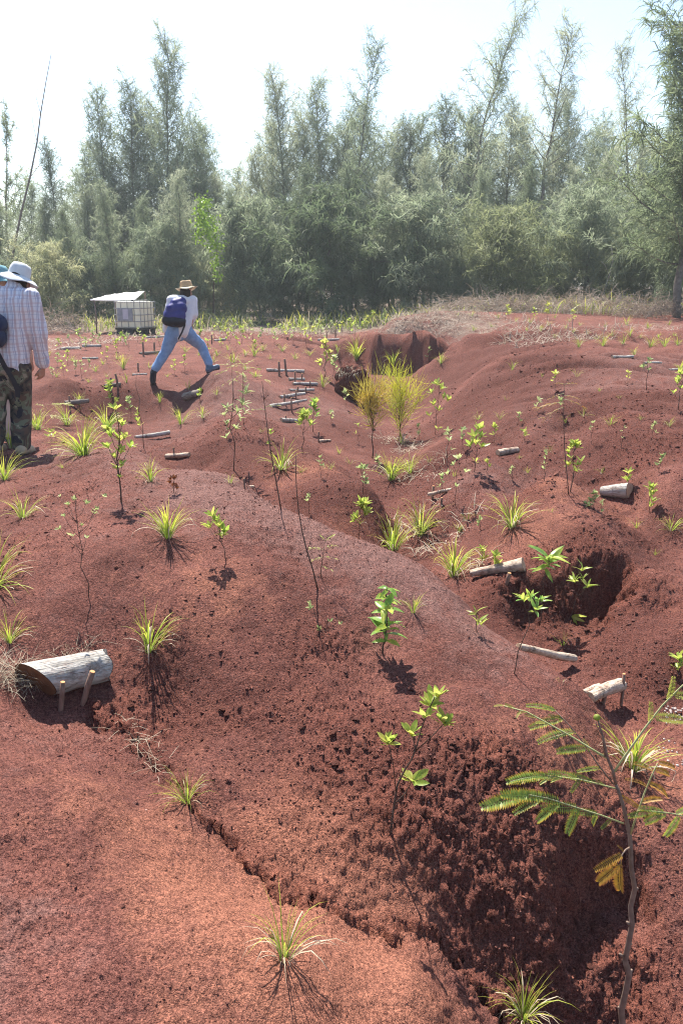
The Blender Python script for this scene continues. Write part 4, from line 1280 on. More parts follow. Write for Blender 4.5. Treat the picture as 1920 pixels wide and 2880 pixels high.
def tree_proto(seed, H, R, base=.12, lean=(0, 0), n_br=70, up=.7, per_m=42, nl=.42, nw=.020, droop=.35, taper=.75, bushy=False, gaps=.0, sub=4):
    rng = np.random.default_rng(seed)
    # trunk
    n = 12
    tr = []
    for i in range(n + 1):
        f = i / n
        tr.append(np.array([lean[0] * f * f * H + .05 * rng.normal() * (i > 0), lean[1] * f * f * H + .05 * rng.normal() * (i > 0), H * f]))
    tr = np.array(tr)
    def at(f):
        i = min(n - 1, int(f * n)); return tr[i] + (tr[i + 1] - tr[i]) * (f * n - i)
    r0 = .011 * H
    paths = [([tuple(p - (0, 0, .15 if i == 0 else 0)) for i, p in enumerate(tr)], [r0, .006])]
    segs = []
    for b in range(n_br):
        f = base + (1 - base) * ((b + rng.random()) / n_br) ** .85
        if gaps and rng.random() < gaps: continue
        prof = (.20 + .80 * (1 - f) ** .9) * min(1, .45 + 2.2 * f) if not bushy else math.sin(math.pi * (.25 + .72 * f)) ** .7
        L = R * prof * rng.uniform(.5, 1.25)
        az = b * 2.39996 + rng.normal() * .4
        el = up * (.55 + .6 * f) + rng.normal() * .2
        p = at(f)
        d = np.array([math.cos(az) * math.cos(el), math.sin(az) * math.cos(el), math.sin(el)])
        pts = [p]
        for k in range(4):
            dd = d + np.array([0, 0, (.18 if not bushy else -.05) * k]) + rng.normal(0, .10, 3)
            pts.append(pts[-1] + dd / np.linalg.norm(dd) * L / 4)
        rb = max(.006, r0 * .30 * (1 - f * .7))
        paths.append(([tuple(q) for q in pts], [rb, .004]))
        for k in range(4):
            segs.append((pts[k], pts[k + 1]))
            for _ in range(sub):
                q = pts[k] + (pts[k + 1] - pts[k]) * rng.random()
                t = d * .6 + rng.normal(0, .6, 3); t[2] += .15
                t *= L * rng.uniform(.15, .38) / np.linalg.norm(t)
                segs.append((q, q + t))
    V, F = tube(paths, 5)
    trunk = mesh_from('trunk', V, F, [MAT_TRUNK])
    CV, CF = crown_quads(segs, per_m, nl, nw, droop, rng)
    return trunk, CV, CF

PROTO = {}
def proto(key, mat, **kw):
    trunk, V, F = tree_proto(**kw)
    PROTO[key] = (trunk, mesh_from('crown', V, F, [mat], True))
proto('tall1', MAT_NEEDLES, seed=1, H=10, R=3.3, lean=(.04, 0), n_br=84, up=.60, per_m=18)
proto('tall2', MAT_NEEDLES, seed=2, H=10, R=2.9, lean=(-.05, .02), n_br=80, up=.68, per_m=18)
proto('tall3', MAT_NEEDLES, seed=3, H=10, R=3.6, lean=(.08, -.02), n_br=88, up=.52, per_m=17)
proto('thin1', MAT_NEEDLES, seed=4, H=10, R=3.0, lean=(.22, 0), n_br=60, up=.6, per_m=15, gaps=.25, base=.3)
proto('thin2', MAT_NEEDLES, seed=5, H=10, R=2.9, lean=(.13, .03), n_br=58, up=.65, per_m=15, gaps=.25, base=.35)
proto('dark', MAT_NEEDLES_DARK, seed=6, H=10, R=2.8, lean=(.02, 0), n_br=110, up=.75, per_m=34, nl=.36, nw=.022)
proto('bush1', MAT_NEEDLES, seed=7, H=4, R=2.3, base=.02, n_br=60, up=.35, per_m=22, droop=.5, bushy=True, nl=.38, nw=.022)
proto('bush2', MAT_NEEDLES_OLIVE, seed=8, H=4, R=2.6, base=.02, n_br=60, up=.25, per_m=22, droop=.5, bushy=True, nl=.40, nw=.022)
proto('bush3', MAT_NEEDLES_DARK, seed=9, H=4, R=2.4, base=.02, n_br=60, up=.3, per_m=26, droop=.4, bushy=True, nl=.36, nw=.022)
proto('gappy', MAT_NEEDLES_DARK, seed=10, H=10, R=2.4, lean=(.10, 0), n_br=34, up=.7, per_m=40, gaps=.35, base=.3, nl=.34, nw=.022, sub=3)

def plant_tree(u, y, v_top, key, label, rot=0.0, wide=1.0, group='ironwood trees of the belt behind the field', name='ironwood_tree', H0=None, cat='tree'):
    trunk, crown = PROTO[key]
    H0 = H0 or (4.0 if key.startswith('bush') else 10.0)
    y = y + (4.5 if key.startswith('bush') else 11.5 if y > 26 else 10.5 if y > 25 else 3.0)
    d = ray(u, 900)
    x = d[0] / d[1] * y
    z = ground_z(x, y)
    dt = ray(u, v_top)
    h = max(.6, CAM_Z + dt[2] / dt[1] * y - z)
    k = h / H0
    root = link(name, None, loc=(x, y, z), rot=(0, 0, rot), scale=(k * wide, k * wide, k))
    root.empty_display_size = .3
    link('trunk', trunk, root); link('crown', crown, root)
    return tag(root, label, cat, group)

random.seed(77)
TREES = [
 # u, distance, top v, kind, rotation, width, label
 (38, 30.5, 300, 'gappy', .2, .85, 'dark clumpy ironwood at far left with open gappy crown'),
 (190, 32, 405, 'tall2', .4, .8, 'slim ironwood left of the tallest centre-left pair'),
 (320, 33, 265, 'tall2', 2.2, .95, 'ironwood with second highest spire left of the striding walker'),
 (395, 34, 235, 'tall1', 1.2, .95, 'broad spired ironwood just left of the tallest pointed one'),
 (488, 32.5, 108, 'tall1', .1, .85, 'tallest pointed ironwood rising above the walker in the straw hat'),
 (590, 34, 345, 'tall3', 3.0, .8, 'lower ironwood spire right of the tallest pointed one'),
 (812, 33, 208, 'tall2', .6, .95, 'pointed ironwood at the left edge of the central group'),
 (905, 34.5, 235, 'tall1', 4.1, .9, 'ironwood between the pointed one and the leaning whip in the centre'),
 (985, 31.5, 112, 'thin2', 0, .8, 'tall whip-thin ironwood in the centre leaning slightly to the right'),
 (1150, 34, 345, 'tall3', 2.0, .9, 'round-topped ironwood right of the central whip'),
 (1235, 33, 280, 'tall2', 5.0, 1.0, 'bushy topped ironwood left of the long leaning one'),
 (1290, 30.5, 5, 'thin1', 0, .8, 'long ironwood leaning far right with its tip near the top edge'),
 (1405, 34, 275, 'tall1', 1.0, .85, 'half-tall ironwood between the long leaning one and its right neighbour'),
 (1490, 31.5, 55, 'thin2', .3, .95, 'tall sparse ironwood with slanting dark stem right of the long leaning one'),
 (1585, 33, 285, 'tall3', 3.6, .8, 'middling ironwood with a bare slanting stem low on the right'),
 (1745, 31, 125, 'thin2', 2.9, .75, 'sparse ironwood with dark bare stem left of the dark corner tree'),
 (1902, 24, -300, 'dark', .5, 1.05, 'dark dense ironwood filling the right edge of the frame'),
 # second storey that closes the belt
 (20, 25.5, 560, 'tall1', 1.3, .9, None), (220, 25.8, 590, 'tall3', 4.3, .9, None), (330, 25.6, 520, 'tall2', .6, 1.0, None), (430, 25.9, 560, 'tall1', 3.7, .9, None), (520, 25.5, 500, 'tall3', 5.1, .9, None), (660, 25.7, 540, 'tall1', 1.9, 1.0, None),
 (730, 25.9, 560, 'tall2', 2.9, 1.0, None), (840, 25.5, 480, 'tall3', .2, .9, None), (975, 25.8, 470, 'tall1', 4.7, .9, None), (1090, 25.6, 500, 'tall2', 1.1, 1.0, None), (1210, 25.9, 450, 'tall3', 3.1, .9, None), (1330, 25.5, 490, 'tall1', 5.5, .9, None), (1460, 25.8, 460, 'tall2', 2.5, 1.0, None),
 (1570, 25.6, 480, 'tall3', .8, .9, None), (1680, 25.9, 440, 'tall1', 4.0, .9, None), (1800, 25.5, 450, 'tall2', 1.7, 1.0, None),
 (-30, 33, 430, 'tall1', 2.0, 1.0, None), (100, 34, 520, 'tall3', 1.0, 1.0, None), (145, 31, 560, 'tall2', 3.0, 1.1, None), (250, 34, 420, 'tall3', .4, 1.0, None),
 (270, 31.5, 540, 'tall1', 5.0, 1.1, None), (360, 32, 470, 'tall3', 2.6, 1.0, None), (450, 35, 330, 'tall2', 1.4, 1.1, None), (540, 33, 420, 'tall1', 3.3, 1.0, None), (560, 36, 360, 'tall3', .8, 1.0, None),
 (640, 33, 500, 'tall2', .2, 1.1, None), (690, 35, 480, 'tall1', 2.8, 1.0, None), (745, 33, 440, 'tall3', 4.4, 1.0, None), (770, 35.5, 350, 'tall1', 5.2, .9, None), (860, 33, 330, 'tall3', 1.9, .9, None),
 (950, 34, 330, 'tall2', 3.9, 1.0, None), (1000, 36, 300, 'tall1', .9, 1.0, None), (1050, 33, 400, 'tall3', 5.6, 1.0, None), (1100, 35, 360, 'tall2', 2.4, 1.1, None), (1190, 36, 330, 'tall1', 3.2, 1.0, None),
 (1300, 34.5, 330, 'tall3', 4.9, 1.0, None), (1340, 36, 350, 'tall2', .7, 1.1, None), (1450, 35, 340, 'tall1', 2.1, 1.0, None), (1530, 34, 400, 'tall2', 1.6, 1.1, None), (1640, 34, 380, 'tall1', 4.0, 1.0, None),
 (1690, 36, 340, 'tall3', 2.7, 1.0, None), (1780, 34, 390, 'tall2', 5.8, 1.1, None), (1830, 33, 330, 'tall3', 1.1, 1.0, None), (1960, 33, 260, 'tall1', .3, 1.0, None), (-90, 31, 380, 'tall2', .9, 1.0, None),
]
_low = ['mid-height ironwood filling the belt between the taller spires'][0]
for u, y, vt, key, rot, wide, lab in TREES:
    plant_tree(u, y, vt, key, lab or _low, rot, wide, None if lab else 'mid-height ironwoods of the belt')
# the wood goes on behind and to both sides as one mass
random.seed(5)
_acc_v, _acc_f, _tv, _tf = [], [], [], []
_off = 0
for i in range(120):
    y = rnd(50, 76); x = rnd(-.62, .62) * y
    tr, cr = PROTO[random.choice(['tall1', 'tall2', 'tall3'])]
    k = rnd(.42, .80); a = rnd(0, 6.28)
    co = np.empty(len(cr.vertices) * 3, dtype=np.float32); cr.vertices.foreach_get('co', co); co = co.reshape(-1, 3)
    nq = len(co) // 6
    pick = np.random.default_rng(i).permutation(nq)[:int(nq * .08)]
    q = co.reshape(nq, 6, 3)[pick].copy()
    c = q.mean(1, keepdims=True); q = c + (q - c) * np.array([2.6, 2.6, 2.0])       # fewer, broader sprays at that distance
    q = q.reshape(-1, 3) * k
    R2 = np.array([[math.cos(a), -math.sin(a), 0], [math.sin(a), math.cos(a), 0], [0, 0, 1]])
    q = q @ R2.T + np.array([x, y, ground_z(x, y)])
    n = len(pick); ii = np.arange(n)[:, None] * 6 + _off
    _acc_v.append(q); _acc_f.append(np.concatenate([ii + np.array([[0, 1, 2, 3]]), ii + np.array([[3, 2, 4, 5]])]))
    _off += n * 6
wood = link('distant_wood', mesh_from('distant_wood', np.concatenate(_acc_v), np.concatenate(_acc_f), [MAT_NEEDLES]))
tag(wood, 'hazy mass of more ironwoods standing behind the tree belt', 'wood', kind='stuff')

BUSHES = [
 (30, 29.5, 740, 'bush1', 1.0, 'grey-green ironwood bush behind the left walker'),
 (150, 30.5, 690, 'bush2', 1.0, 'olive ironwood bush left of the white canopy'),
 (260, 31.5, 730, 'bush1', 1.1, 'ironwood bush right behind the white canopy'),
 (380, 32, 720, 'bush3', 1.0, 'dark ironwood bush behind the water tank'),
 (480, 31, 640, 'bush1', .9, 'ironwood bush behind the straw-hatted walker'),
 (590, 31, 750, 'bush2', 1.1, 'olive bush low against the trees right of the straw-hatted walker'),
 (690, 31.5, 580, 'bush1', 1.0, 'feathery bush below the bright green vine, to its right'),
 (800, 31, 720, 'bush1', 1.2, 'wide grey-green bush left of the darkest thicket'),
 (930, 30.5, 540, 'bush3', 1.1, 'dark shaded thicket above the gully head, left part'),
 (1050, 30, 690, 'bush3', 1.1, 'dark shaded thicket above the gully head, right part'),
 (1170, 30.5, 560, 'bush1', 1.1, 'grey-green bush overhanging the dry-grass knoll'),
 (1290, 30, 730, 'bush1', 1.1, 'drooping bush behind the dry brush on the knoll'),
 (1400, 29.5, 590, 'bush2', 1.15, 'large olive drooping bush right of the knoll'),
 (1520, 29, 700, 'bush2', 1.1, 'olive drooping bush left of the white dead branch'),
 (1640, 29, 540, 'bush1', 1.1, 'tall feathery bush round the white dead branch'),
 (1760, 28, 660, 'bush2', 1.1, 'feathery bush between dead branch and dark corner tree'),
 (1900, 26.5, 520, 'bush1', 1.0, 'dense bush at the foot of the dark corner tree'),
 (1990, 25, 560, 'bush3', 1.0, 'dark bush cut by the right edge'),
]
for i, (u, y, vt, key, wide, lab) in enumerate(BUSHES):
    plant_tree(u, y, vt, key, lab, i * 1.7, wide * 1.0, 'low ironwood bushes in front of the trees', 'ironwood_bush', cat='bush')
# ------------------------------------------------------------------ people
def capsule(bm, p0, p1, r0, r1, sub=2):
    p0, p1 = Vector(p0), Vector(p1)
    for p, r in ((p0, r0), (p1, r1)):
        bmesh.ops.create_icosphere(bm, subdivisions=sub, radius=r, matrix=Matrix.Translation(p))
    d = p1 - p0
    if d.length > 1e-4:
        bmesh.ops.create_cone(bm, cap_ends=True, segments=16, radius1=r0 * .995, radius2=r1 * .995, depth=d.length,
                              matrix=Matrix.Translation((p0 + p1) / 2) @ d.to_track_quat('Z', 'Y').to_matrix().to_4x4())
def ellipsoid(bm, c, r, rot=None, sub=3):
    m = Matrix.Translation(Vector(c)) @ (rot.to_4x4() if rot else Matrix.Identity(4)) @ Matrix.Diagonal((*r, 1))
    bmesh.ops.create_icosphere(bm, subdivisions=sub, radius=1, matrix=m)

WORK = bpy.data.scenes.new('work')
def skin(name, caps, ells, voxel, mat, smooth=6, wrinkle=0.0, wscale=9.0):
    """one continuous surface grown over tapered limbs and masses"""
    bm = bmesh.new()
    for c in caps: capsule(bm, *c)
    for e in ells: ellipsoid(bm, *e)
    me = bpy.data.meshes.new(name); bm.to_mesh(me); bm.free()
    o = bpy.data.objects.new('tmp', me); WORK.collection.objects.link(o)
    m = o.modifiers.new('r', 'REMESH'); m.mode = 'VOXEL'; m.voxel_size = voxel
    m = o.modifiers.new('s', 'SMOOTH'); m.factor = .5; m.iterations = smooth
    WORK.view_layers[0].update(); dg = WORK.view_layers[0].depsgraph
    out = bpy.data.meshes.new_from_object(o.evaluated_get(dg))
    bpy.data.objects.remove(o); bpy.data.meshes.remove(me)
    out.name = name
    out.materials.clear(); out.materials.append(mat)
    if wrinkle:
        n = len(out.vertices)
        co, no = np.empty(n * 3, dtype=np.float32), np.empty(n * 3, dtype=np.float32)
        out.vertices.foreach_get('co', co); out.vertices.foreach_get('normal', no)
        co, no = co.reshape(-1, 3), no.reshape(-1, 3)
        k = np.array([mnoise.noise(Vector((p[0] * wscale, p[1] * wscale, p[2] * wscale * .6))) for p in co.tolist()])
        co += no * (wrinkle * (1 - 2 * np.abs(k)))[:, None]
        out.vertices.foreach_set('co', co.ravel())
    out.polygons.foreach_set('use_smooth', np.ones(len(out.polygons), dtype=bool))
    out.update()
    return out

def fingers(caps, wrist, tip_dir, palm_n, scale=1.0, curl=.5):
    """palm and five fingers as tapered segments"""
    d = Vector(tip_dir).normalized(); n = (Vector(palm_n) - d * Vector(palm_n).dot(d)).normalized(); s = d.cross(n)
    w = Vector(wrist)
    k = scale
    for j, (off, ln) in enumerate(((-.032, .062), (-.011, .074), (.011, .070), (.030, .055))):
        b = w + d * .085 * k + s * off * k
        caps.append((w + s * off * .5 * k + d * .02 * k, b, .017 * k, .013 * k))
        m = b + (d * math.cos(curl * .6) + n * math.sin(curl * .6)) * ln * .5 * k
        e = m + (d * math.cos(curl * 1.7) + n * math.sin(curl * 1.7)) * ln * .5 * k
        caps += [(b, m, .0105 * k, .0095 * k), (m, e, .0095 * k, .0075 * k)]
    t0 = w + d * .025 * k - s * .03 * k
    t1 = t0 + (d * .7 - s * .55 + n * .25).normalized() * .04 * k
    t2 = t1 + (d * .9 - s * .1 + n * .4).normalized() * .032 * k
    caps += [(t0, t1, .014 * k, .011 * k), (t1, t2, .011 * k, .009 * k)]

MAT_SKIN = simple_mat('skin', (.36, .19, .13), (.46, .26, .19), 6, 0.55, 0.05)
MAT_HAIR = simple_mat('dark_hair', (.012, .009, .008), (.035, .025, .02), 40, 0.6)
MAT_WHITE_SHIRT = simple_mat('white_shirt', (.60, .60, .66), (.74, .74, .78), 7, 0.85, 0.4, .02)
MAT_JEANS = simple_mat('light_jeans', (.155, .25, .42), (.26, .38, .58), 12, 0.9, 0.4, .01)
MAT_BOOT = simple_mat('dark_boot', (.018, .020, .026), (.05, .055, .07), 14, 0.6, 0.2)
MAT_BOOT_BLUE = simple_mat('blue_grey_boot', (.05, .08, .13), (.14, .19, .26), 14, 0.6, 0.2)
MAT_BOOT_TAN = simple_mat('tan_boot', (.30, .23, .15), (.46, .37, .26), 14, 0.7, 0.2)
MAT_PACK_BLUE = simple_mat('violet_blue_nylon', (.028, .028, .135), (.06, .058, .23), 5, 0.5, 0.2, .02)
MAT_PACK_BLACK = simple_mat('black_nylon', (.012, .012, .018), (.03, .03, .04), 9, 0.6, 0.2, .02)
MAT_NAVY = simple_mat('navy_nylon', (.015, .02, .05), (.03, .04, .09), 9, 0.6, 0.2, .02)
MAT_STRAWHAT = simple_mat('woven_straw', (.34, .22, .12), (.55, .40, .24), 60, 0.8, 0.4, .004, stretch=(1, 1, 3))
MAT_STRAWHAT_PALE = simple_mat('pale_straw', (.55, .48, .32), (.70, .64, .48), 60, 0.8, 0.4, .004)
MAT_SUNHAT = simple_mat('pale_cloth_hat', (.54, .57, .60), (.66, .69, .71), 12, 0.9, 0.3, .006)
MAT_TEAL = simple_mat('teal_cloth_hat', (.12, .28, .32), (.20, .38, .43), 12, 0.9, 0.3, .006)
MAT_SHORTS = simple_mat('pale_khaki', (.40, .30, .27), (.52, .41, .37), 10, 0.9, 0.3, .01)

def plaid_material():
    m, nt, b = new_mat('plaid_cotton')
    L = nt.links
    tc = nt.nodes.new('ShaderNodeTexCoord'); sep = nt.nodes.new('ShaderNodeSeparateXYZ')
    L.new(tc.outputs['Object'], sep.inputs[0])
    wob = noise_node(nt, 7, 2, .5)
    def stripes(sock, freq, width, phase=0.0):
        a = nt.nodes.new('ShaderNodeMath'); a.operation = 'MULTIPLY_ADD'; L.new(sock, a.inputs[0]); a.inputs[1].default_value = freq; a.inputs[2].default_value = phase
        w = nt.nodes.new('ShaderNodeMath'); w.operation = 'MULTIPLY_ADD'; L.new(wob.outputs[0], w.inputs[0]); w.inputs[1].default_value = .55; L.new(a.outputs[0], w.inputs[2])
        f = nt.nodes.new('ShaderNodeMath'); f.operation = 'FRACT'; L.new(w.outputs[0], f.inputs[0])
        return ramp(nt, f.outputs[0], [(0.0, (0, 0, 0)), (.5 - width, (0, 0, 0)), (.5 - width * .6, (1, 1, 1)), (.5 + width * .6, (1, 1, 1)), (.5 + width, (0, 0, 0))])
    col = (.68, .67, .73)
    for sock, fr, wd, ph, c, amt in ((0, 15, .16, .1, (.36, .17, .17), .75), (0, 15, .07, .45, (.16, .18, .34), .9), (0, 15, .05, .62, (.16, .18, .34), .7), (2, 15, .15, .3, (.48, .30, .32), .5), (2, 15, .05, .7, (.26, .28, .42), .6)):
        f = stripes(sep.outputs[sock], fr, wd, ph)
        col = mixc(nt, mixc(nt, 1.0, f, (amt * .62,) * 3, 'MULTIPLY'), col, c)
    L.new(col, b.inputs['Base Color']); b.inputs['Roughness'].default_value = .9
    bump(nt, b, noise_node(nt, 9, 4, .6).outputs[0], .5, .02)
    return m
MAT_PLAID = plaid_material()

def camo_material():
    m, nt, b = new_mat('camouflage')
    tc = nt.nodes.new('ShaderNodeTexCoord')
    n1 = noise_node(nt, 7.5, 3, .5, vec=tc.outputs['Object'], dist=1.0)
    c = ramp(nt, n1.outputs[0], [(0, (.03, .028, .028)), (.40, (.07, .055, .045)), (.47, (.10, .065, .05)), (.53, (.13, .14, .095)), (.60, (.26, .22, .17))], 'CONSTANT')
    n2 = noise_node(nt, 13, 2, .5, vec=tc.outputs['Object'], dist=.8)
    f = ramp(nt, n2.outputs[0], [(.60, (0, 0, 0)), (.61, (1, 1, 1))])
    nt.links.new(mixc(nt, f, c, (.025, .022, .03)), b.inputs['Base Color'])
    b.inputs['Roughness'].default_value = .9
    bump(nt, b, noise_node(nt, 10, 4, .6).outputs[0], .5, .02)
    return m
MAT_CAMO = camo_material()

def hat_mesh(profile, tilt_wave=0.0, n=36, phase=0.0, squash=.86):
    """lathe of (radius, height) with a wavy brim; long axis along X"""
    V, F = [], []
    m = len(profile); rmax = max(p[0] for p in profile)
    for (r, z) in profile:
        for k in range(n):
            w = 2 * math.pi * k / n
            f = max(0, (r / rmax - .5) * 2)
            V.append(Vector((math.cos(w) * r, math.sin(w) * r * squash, z + tilt_wave * f * f * math.cos(2 * w + phase) + .006 * f * math.sin(5 * w))))
    for i in range(m - 1):
        for k in range(n):
            k2 = (k + 1) % n
            F.append((i * n + k, i * n + k2, (i + 1) * n + k2, (i + 1) * n + k))
    c = len(V); V.append(Vector((0, 0, profile[-1][1])))
    F += [((m - 1) * n + k, (m - 1) * n + (k + 1) % n, c) for k in range(n)]
    return V, F

def shoe(bm_caps, ells, heel, toe, r=.042, h=.05):
    heel, toe = Vector(heel), Vector(toe)
    bm_caps += [(heel, heel.lerp(toe, .55), r * .95, r * 1.0), (heel.lerp(toe, .5), toe, r * 1.0, r * .85)]

def person(label, J, mats, hat, Y):
    pass

# ---- walker in the straw hat, striding up to the right, seen from behind
def strider():
    fL = on_ground(430, 1080)
    Y = fL.y
    foot = Vector((fL.x, Y, fL.z))
    P = lambda u, v, dy=0.0: Vector(at_y(u, v, Y + dy)) - foot
    root = link('person', None, loc=foot)
    sh_l, sh_r, neck, head = P(484, 846, -.05), P(541, 846, .22), P(517, 842, .10), P(522, 826, .16)
    hipL, hipR = P(488, 934, .0), P(520, 933, .12)
    kneeL, kneeR = P(466, 990, .02), P(566, 972, .35)
    ankL, ankR = P(436, 1040, -.04), P(588, 1027, .30)
    elbR, wrR = P(546, 884, .18), P(537, 910, .24)
    elbL, wrL = P(471, 888, -.1), P(467, 930, .0)
    # body: head, neck, arms, legs in one skin
    caps = [(neck - Vector((0, 0, .06)), head, .062, .07), (sh_r, elbR, .050, .040), (elbR, wrR, .038, .028), (sh_l, elbL, .05, .04), (elbL, wrL, .038, .028),
            (hipL, kneeL, .075, .055), (kneeL, ankL, .052, .036), (hipR, kneeR, .075, .055), (kneeR, ankR, .052, .036), (hipL, sh_l, .1, .08), (hipR, sh_r, .1, .08)]
    fingers(caps, wrR, P(537, 924, .27) - wrR, (-.6, .5, 0), 1.0, .8)
    fingers(caps, wrL, P(466, 944, .04) - wrL, (.6, .5, 0), 1.0, .7)
    ells = [(head + Vector((.01, 0, .03)), (.080, .098, .115)), (head + Vector((.03, .10, -.01)), (.016, .02, .02)), (head + Vector((.085, .01, 0)), (.014, .022, .032)), (head + Vector((-.075, .0, 0)), (.014, .022, .032))]
    body = link('body', skin('body', caps, ells, .009, MAT_SKIN, 3), root)
    hb = skin('hair', [], [(head + Vector((0, -.018, .02)), (.088, .098, .105))], .012, MAT_HAIR, 3)
    link('hair', hb, root)
    # shirt
    mid = (hipL + hipR) / 2
    chest = (sh_l + sh_r) / 2 - Vector((0, 0, .13))
    caps = [(sh_l, sh_r, .085, .085), (sh_l + Vector((.05, .03, -.05)), mid + Vector((-.03, 0, .10)), .13, .135), (sh_r + Vector((-.06, 0, -.05)), mid + Vector((.05, 0, .10)), .13, .135), (mid + Vector((-.05, 0, .12)), mid + Vector((-.06, 0, -.01)), .145, .15),
            (mid + Vector((.05, 0, .12)), mid + Vector((.03, 0, .03)), .14, .14),
            (sh_r, elbR, .078, .062), (elbR, wrR + Vector((0, 0, .02)), .060, .045), (sh_l, elbL, .075, .060), (elbL, wrL + Vector((0, 0, .0)), .058, .048), (neck - Vector((0, 0, .03)), neck + Vector((0, 0, .01)), .075, .066)]
    link('shirt', skin('shirt', caps, [], .013, MAT_WHITE_SHIRT, 5, .007, 11), root)
    # jeans
    caps = [(hipL, kneeL, .118, .078), (kneeL, ankL + Vector((.01, 0, .02)), .076, .064), (hipR, kneeR, .118, .080), (kneeR, ankR + Vector((0, 0, .03)), .077, .062), (hipL + Vector((.01, 0, .05)), hipR + Vector((0, 0, .05)), .12, .12), (mid + Vector((0, 0, -.06)), mid, .09, .12)]
    link('jeans', skin('jeans', caps, [], .013, MAT_JEANS, 5, .007, 10), root)
    # boots: rear one seen from behind standing on its toe, front one pointing right
    hl, tl = P(432, 1046, -.05), P(428, 1066, .06)
    caps = [(ankL, hl, .055, .052), (hl, P(430, 1068, .0), .052, .05), (P(430, 1068, .0), P(432, 1070, .15), .05, .042)]
    bl = link('boot', skin('boot', caps, [], .009, MAT_BOOT, 3), root)
    link('sole', skin('sole', [(P(430, 1074, -.05), P(432, 1074, .17), .04, .036), (hl + Vector((-.005, -.035, -.02)), P(430, 1074, -.05), .034, .040)], [], .009, MAT_PACK_BLACK, 2), bl)
    caps = [(ankR, P(588, 1036, .28), .056, .054), (P(586, 1040, .26), P(612, 1031, .30), .050, .040)]
    br = link('boot', skin('boot', caps, [], .009, MAT_BOOT_BLUE, 3), root)
    link('sole', skin('sole', [(P(586, 1047, .26), P(614, 1036, .30), .034, .030)], [], .008, MAT_PACK_BLACK, 2), br)
    # straw hat
    prof = [(.17, -.005), (.175, .0), (.15, .008), (.115, .012), (.098, .02), (.094, .05), (.088, .095), (.078, .118), (.05, .112), (.02, .104)]
    V, F = hat_mesh([p for p in prof[:4]] , .022, squash=1.02)
    F = F[:-36]
    ht = link('hat', mesh_from('hat_brim', V, F, [MAT_STRAWHAT_PALE]), root)
    md = ht.modifiers.new('thick', 'SOLIDIFY'); md.thickness = .006
    V, F = hat_mesh([(.117, .008)] + prof[4:], 0)
    cr = link('crown', mesh_from('crown', V, F, [MAT_STRAWHAT]), ht)
    ht.location = head + Vector((.02, 0, .075)); ht.rotation_euler = (math.radians(-8), math.radians(-6), .2)
    tag(root, 'walker in straw hat, white shirt and jeans striding up to the right', 'person', kind='thing')
    # backpack on his back
    c = P(497, 884, -.17)
    bk = link('backpack', None, loc=foot + c + Vector((0, -.075, 0)))
    Q = lambda u, v, dy=0.0: P(u, v, dy) - c
    top = skin('pack_body', [(Q(480, 886, -.10), Q(506, 888, -.08), .10, .11), (Q(494, 853, -.06), Q(514, 848, .02), .07, .07), (Q(487, 870, -.09), Q(510, 866, -.04), .10, .105)], [], .012, MAT_PACK_BLUE, 6, .006, 10)
    link('pack_body', top, bk)
    link('base_panel', skin('base_panel', [(Q(476, 899, -.11), Q(508, 902, -.08), .095, .10)], [(Q(492, 902, -.10), (.185, .125, .088))], .012, MAT_PACK_BLACK, 5, .004, 10), bk)
    V, F, T = ribbon([Q(512, 845, .16), Q(517, 842, .05), Q(516, 850, -.06)], [.05] * 3, (1, .2, 0)); 
    link('strap', mesh_from('strap', V, F, [MAT_PACK_BLACK]), bk)
    V, F, T = ribbon([Q(522, 905, -.06), Q(522, 915, -.10), Q(514, 935, -.12), Q(504, 954, -.12)], [.03, .028, .026, .024], (1, 0, .3))
    s2 = link('hanging_strap', mesh_from('hanging_strap', V, F, [MAT_PACK_BLACK]), bk)
    V, F, T = ribbon([Q(474, 905, -.16), Q(492, 914, -.20), Q(524, 903, -.10)], [.03] * 3, (0, .3, 1)); link('strap', mesh_from('strap', V, F, [MAT_PACK_BLACK]), bk)
    tag(bk, 'violet-blue backpack with black base worn by the straw-hatted walker', 'backpack')
strider()

